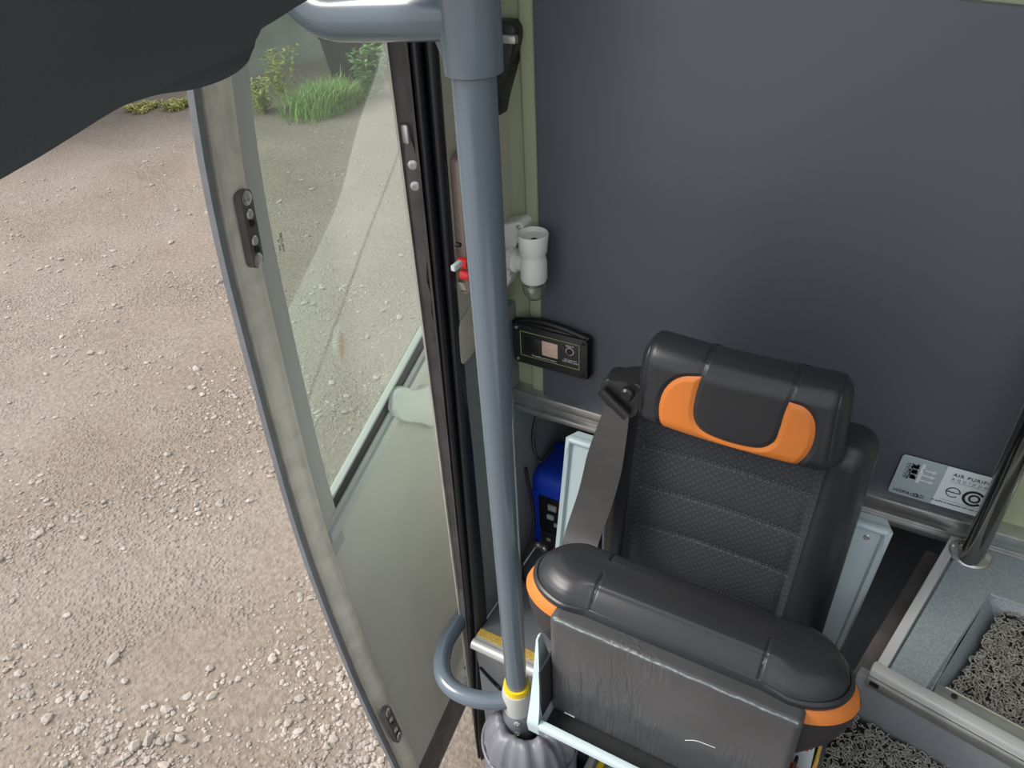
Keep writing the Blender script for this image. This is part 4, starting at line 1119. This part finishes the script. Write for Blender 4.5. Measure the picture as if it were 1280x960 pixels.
# left cheek
def cheek(x0, x1, prof, m='pale_plastic', name='side_cheek'):
    bm = BM(); prism(bm, [(x0, y, z) for y, z in prof], (x1-x0, 0, 0), .004, 3); return obj(name, bm, m, seat)
ck = cheek(-.327, -.309, round_poly([(.610, .830), (.533, .888), (.528, .922), (.546, .952), (.565, .990), (.588, 1.045), (.598, 1.045), (.604, .95), (.80, .90), (.80, .84)], .008))
for v in ck.data.vertices:       # tapers to a thin tip
    t = max(0, min(1, (v.co.z-.93)/.11)); v.co.x = -.336+(v.co.x+.336)*(1-.8*t)-.004*t
# right front cheek with its label
bm = BM(); prism(bm, [(.028, .62, .90), (.050, .62, .90), (.0515, .62, .974), (.0455, .62, 1.068), (.024, .62, 1.045), (.026, .62, .97)], (0, .12, 0), .003, 3); rc = obj('side_cheek', bm, 'pale_plastic', seat)
text('printed_text', 'A', .030, 'print_black', rc, (.0345, .6188, 1.022), (1, 0, .32), (-.3, 0, 1))
for dz in (.013, -.014):
    bm = BM(); box(bm, (.023, .6180, 1.021+dz), (.043, .6195, 1.0235+dz), rot=Matrix.Rotation(-.30, 3, 'Y')); obj('label_line', bm, 'red', rc)
bm = BM(); prism(bm, [(.0525, .622, .94), (.058, .622, .94), (.0585, .622, .985), (.054, .622, .995)], (0, .08, 0), .001); obj('edge_strip', bm, 'grit', rc)
bm = BM(); box(bm, (-.3145, .548, .900), (-.3110, .60, 1.03), .001); obj('inner_lining', bm, 'dark', seat)
# white rear arms beside backrest
def rear_arm(xa, xb, ya, za, xc_, xd, yb, zb, lean):
    bm = BM(); n = 14; rings = []
    for k in range(n+1):
        t = k/n; z = za+(zb-za)*t; x0 = xa+(xc_-xa)*t; x1 = xb+(xd-xb)*t; y = ya+(yb-ya)*t
        tp = .012*max(0, 1-k/1.5)
        rings.append([bm.verts.new(p) for p in ((x0+tp, y+.03, z), (x0, y+.006, z), (x0+.004+tp*.5, y, z), (x0+.010, y+.001, z), (x0+.013, y+.007, z), (x1-.013, y+.007, z), (x1-.010, y+.001, z), (x1-.004-tp*.5, y, z), (x1, y+.006, z), (x1-tp, y+.03, z))])
    for a, b in zip(rings, rings[1:]):
        for j in range(10): bm.faces.new((a[j], a[(j+1) % 10], b[(j+1) % 10], b[j]))
    bm.faces.new(rings[0][::-1]); bm.faces.new(rings[-1])
    o = obj('rear_arm', bm, 'pale_plastic', seat, angle=40)
    # closed top lip
    bm = BM(); box(bm, (xa+.004, ya, za-.008), (xb-.004, ya+.016, za+.003), .005, 3); obj('arm_cap', bm, 'pale_plastic', o)
    screw(o, ((xa+xb)/2, ya+.0066, za-.024), (0, -1, .1), .005)
    return o
rear_arm(-.452, -.372, .915, 1.128, -.458, -.385, .87, .84, 0)
rear_arm(.012, .074, .915, 1.142, .004, .060, .90, .86, 0)
# seat frame under back (dark)
bm = BM(); box(bm, (-.36, .72, .79), (.05, .93, .86), .01); obj('frame_block', bm, 'dark', seat)
# --- seat belt
bm = BM(); lp_ = [on_y(772, 512, .815), on_y(760, 560, .805), on_y(745, 620, .80), on_y(728, 670, .775), on_y(720, 705, .735)]
lp_ = [Vector(p) for p in lp_]; wdt = [.022, .028, .031, .031, .031]
rings = []
path = smooth_path(lp_, 8)
for i, p in enumerate(path):
    f = i/(len(path)-1); w = .019+.010*min(1, f*3); t = (path[min(i+1, len(path)-1)]-path[max(i-1, 0)]).normalized()
    s = Vector((1, 0, 0))-t*t.x; s.normalize(); nn = s.cross(t).normalized()*.0012
    rings.append([bm.verts.new(q) for q in (p-s*w+nn, p+s*w+nn, p+s*w-nn, p-s*w-nn)])
for a, b in zip(rings, rings[1:]):
    for j in range(4): bm.faces.new((a[j], a[(j+1) % 4], b[(j+1) % 4], b[j]))
bm.faces.new(rings[0][::-1]); bm.faces.new(rings[-1])
obj('belt_strap', bm, 'strap', seat, label='dark grey webbing strap')
bm = BM(); pl = [on_y(px, py, .805) for px, py in ((748, 484), (754, 476), (796, 483), (803, 492), (793, 523), (782, 526), (752, 496))]
prism(bm, round_poly([Vector((p.x, .81, p.z)) for p in pl], .008), (0, .035, 0), .003, 3); bg = obj('belt_guide', bm, 'black_satin', seat)
p = on_y(786, 490, .80); bm = BM(); lathe(bm, [(.010, 0), (.010, .008), (.007, .011), (0, .011)], p, axis='Y', segs=20)
for v in bm.verts: v.co.y = 2*p.y-v.co.y
obj('guide_bolt', bm, 'black', bg)
bm = BM(); a = on_y(752, 488, .80); b = on_y(784, 520, .80); tube(bm, [a, b], .008, 14); obj('guide_roller', bm, 'black', bg)
# arm hinge knob behind headrest left
bm = BM(); p = on_y(785, 474, .90); tube(bm, [p+Vector((-.012, 0, -.01)), p+Vector((.03, 0, 0))], .014, 16); obj('hinge_knob', bm, 'black', seat)
# red buckle and side label
bm = BM(); prism(bm, round_poly([(.018, .60, .905), (.034, .60, .905), (.0405, .60, .985), (.036, .60, 1.000), (.024, .60, 1.004), (.0215, .60, .99)], .004), (0, -.022, 0), .003, 3); bu = obj('buckle', bm, 'red', seat, label='red belt buckle')
bm = BM(); box(bm, (.0215, .585, 1.0), (.025, .596, 1.028), .001); box(bm, (.029, .585, 1.0), (.033, .596, 1.028), .001); obj('buckle_stem', bm, 'black', bu)
bm = BM(); box(bm, (.0195, .5765, .93), (.0235, .580, .975), .001); obj('buckle_slot', bm, 'black', bu)

# ================================================================== FOREGROUND COVER, top left
cv = [(0.05, 1.850), (0.1646, 1.8648), (0.1906, 1.8697), (0.2138, 1.8734), (0.239, 1.8782), (0.2579, 1.8818), (0.2715, 1.8835), (0.2932, 1.8829), (0.3127, 1.8799), (0.3278, 1.8788), (0.3443, 1.8793), (0.3574, 1.8818), (0.3674, 1.8867), (0.3723, 1.8928), (0.3756, 1.8982), (0.3828, 1.9005), (0.3944, 1.9025), (0.4105, 1.9057), (0.4271, 1.9086), (0.4576, 1.9134), (.52, 1.925), (.56, 2.0), (.56, 2.62), (-.3, 2.62), (-.3, 1.80)]
bm = BM(); sp = smooth_path([Vector((0, y, z)) for y, z in cv[:20]], 3)+[Vector((0, y, z)) for y, z in cv[20:]]
prism(bm, [(-.52, p.y*1.3, min(2.62, 2+(p.z-2)*1.3)) for p in sp], (-.09, 0, 0), .002)
tag(obj('pillar_cover', bm, 'cover', angle=60), 'dark grey moulded cover looming close across the top left corner', 'cover')

# ================================================================== LIGHT, CAMERA, RENDER
w = bpy.data.worlds.new('sky'); bpy.context.scene.world = w; w.use_nodes = True
nt = w.node_tree; bg = nt.nodes['Background']
sky = nt.nodes.new('ShaderNodeTexSky'); sky.sky_type = 'NISHITA'; sky.sun_disc = False; sky.sun_elevation = math.radians(50); sky.sun_rotation = math.radians(250)
sky.air_density = 1.0; sky.dust_density = 4.0
mx = nt.nodes.new('ShaderNodeMix'); mx.data_type = 'RGBA'; mx.inputs[0].default_value = .75
nt.links.new(sky.outputs[0], mx.inputs[6]); mx.inputs[7].default_value = (1.0, 1.0, 1.0, 1)
sc_ = nt.nodes.new('ShaderNodeVectorMath'); sc_.operation = 'SCALE'; sc_.inputs[3].default_value = .2
nt.links.new(sky.outputs[0], sc_.inputs[0]); nt.links.new(sc_.outputs[0], mx.inputs[6])
nt.links.new(mx.outputs[2], bg.inputs['Color']); bg.inputs['Strength'].default_value = .88
sun = bpy.data.lights.new('sun', 'SUN'); sun.energy = 2.3; sun.angle = math.radians(28); sun.color = (1, .96, .9)
so = bpy.data.objects.new('sun', sun); C.objects.link(so); so.rotation_euler = (math.radians(26), math.radians(-40), 0)

cam = bpy.data.cameras.new('camera'); cam.sensor_width = 36; cam.lens = 27; cam.clip_start = .01; cam.clip_end = 200
co = bpy.data.objects.new('camera', cam); C.objects.link(co)
fw = ray(640, 480).normalized(); rt = (ray(641, 480)-ray(640, 480)).normalized(); up = rt.cross(fw)
R = Matrix((rt, up, -fw)).transposed().to_4x4(); R.translation = CAM; co.matrix_world = R
sc = bpy.context.scene; sc.camera = co
sc.view_settings.view_transform = 'Standard'; sc.view_settings.look = 'None'; sc.view_settings.gamma = 1; sc.view_settings.use_curve_mapping = False
sc.view_settings.exposure = 0.62
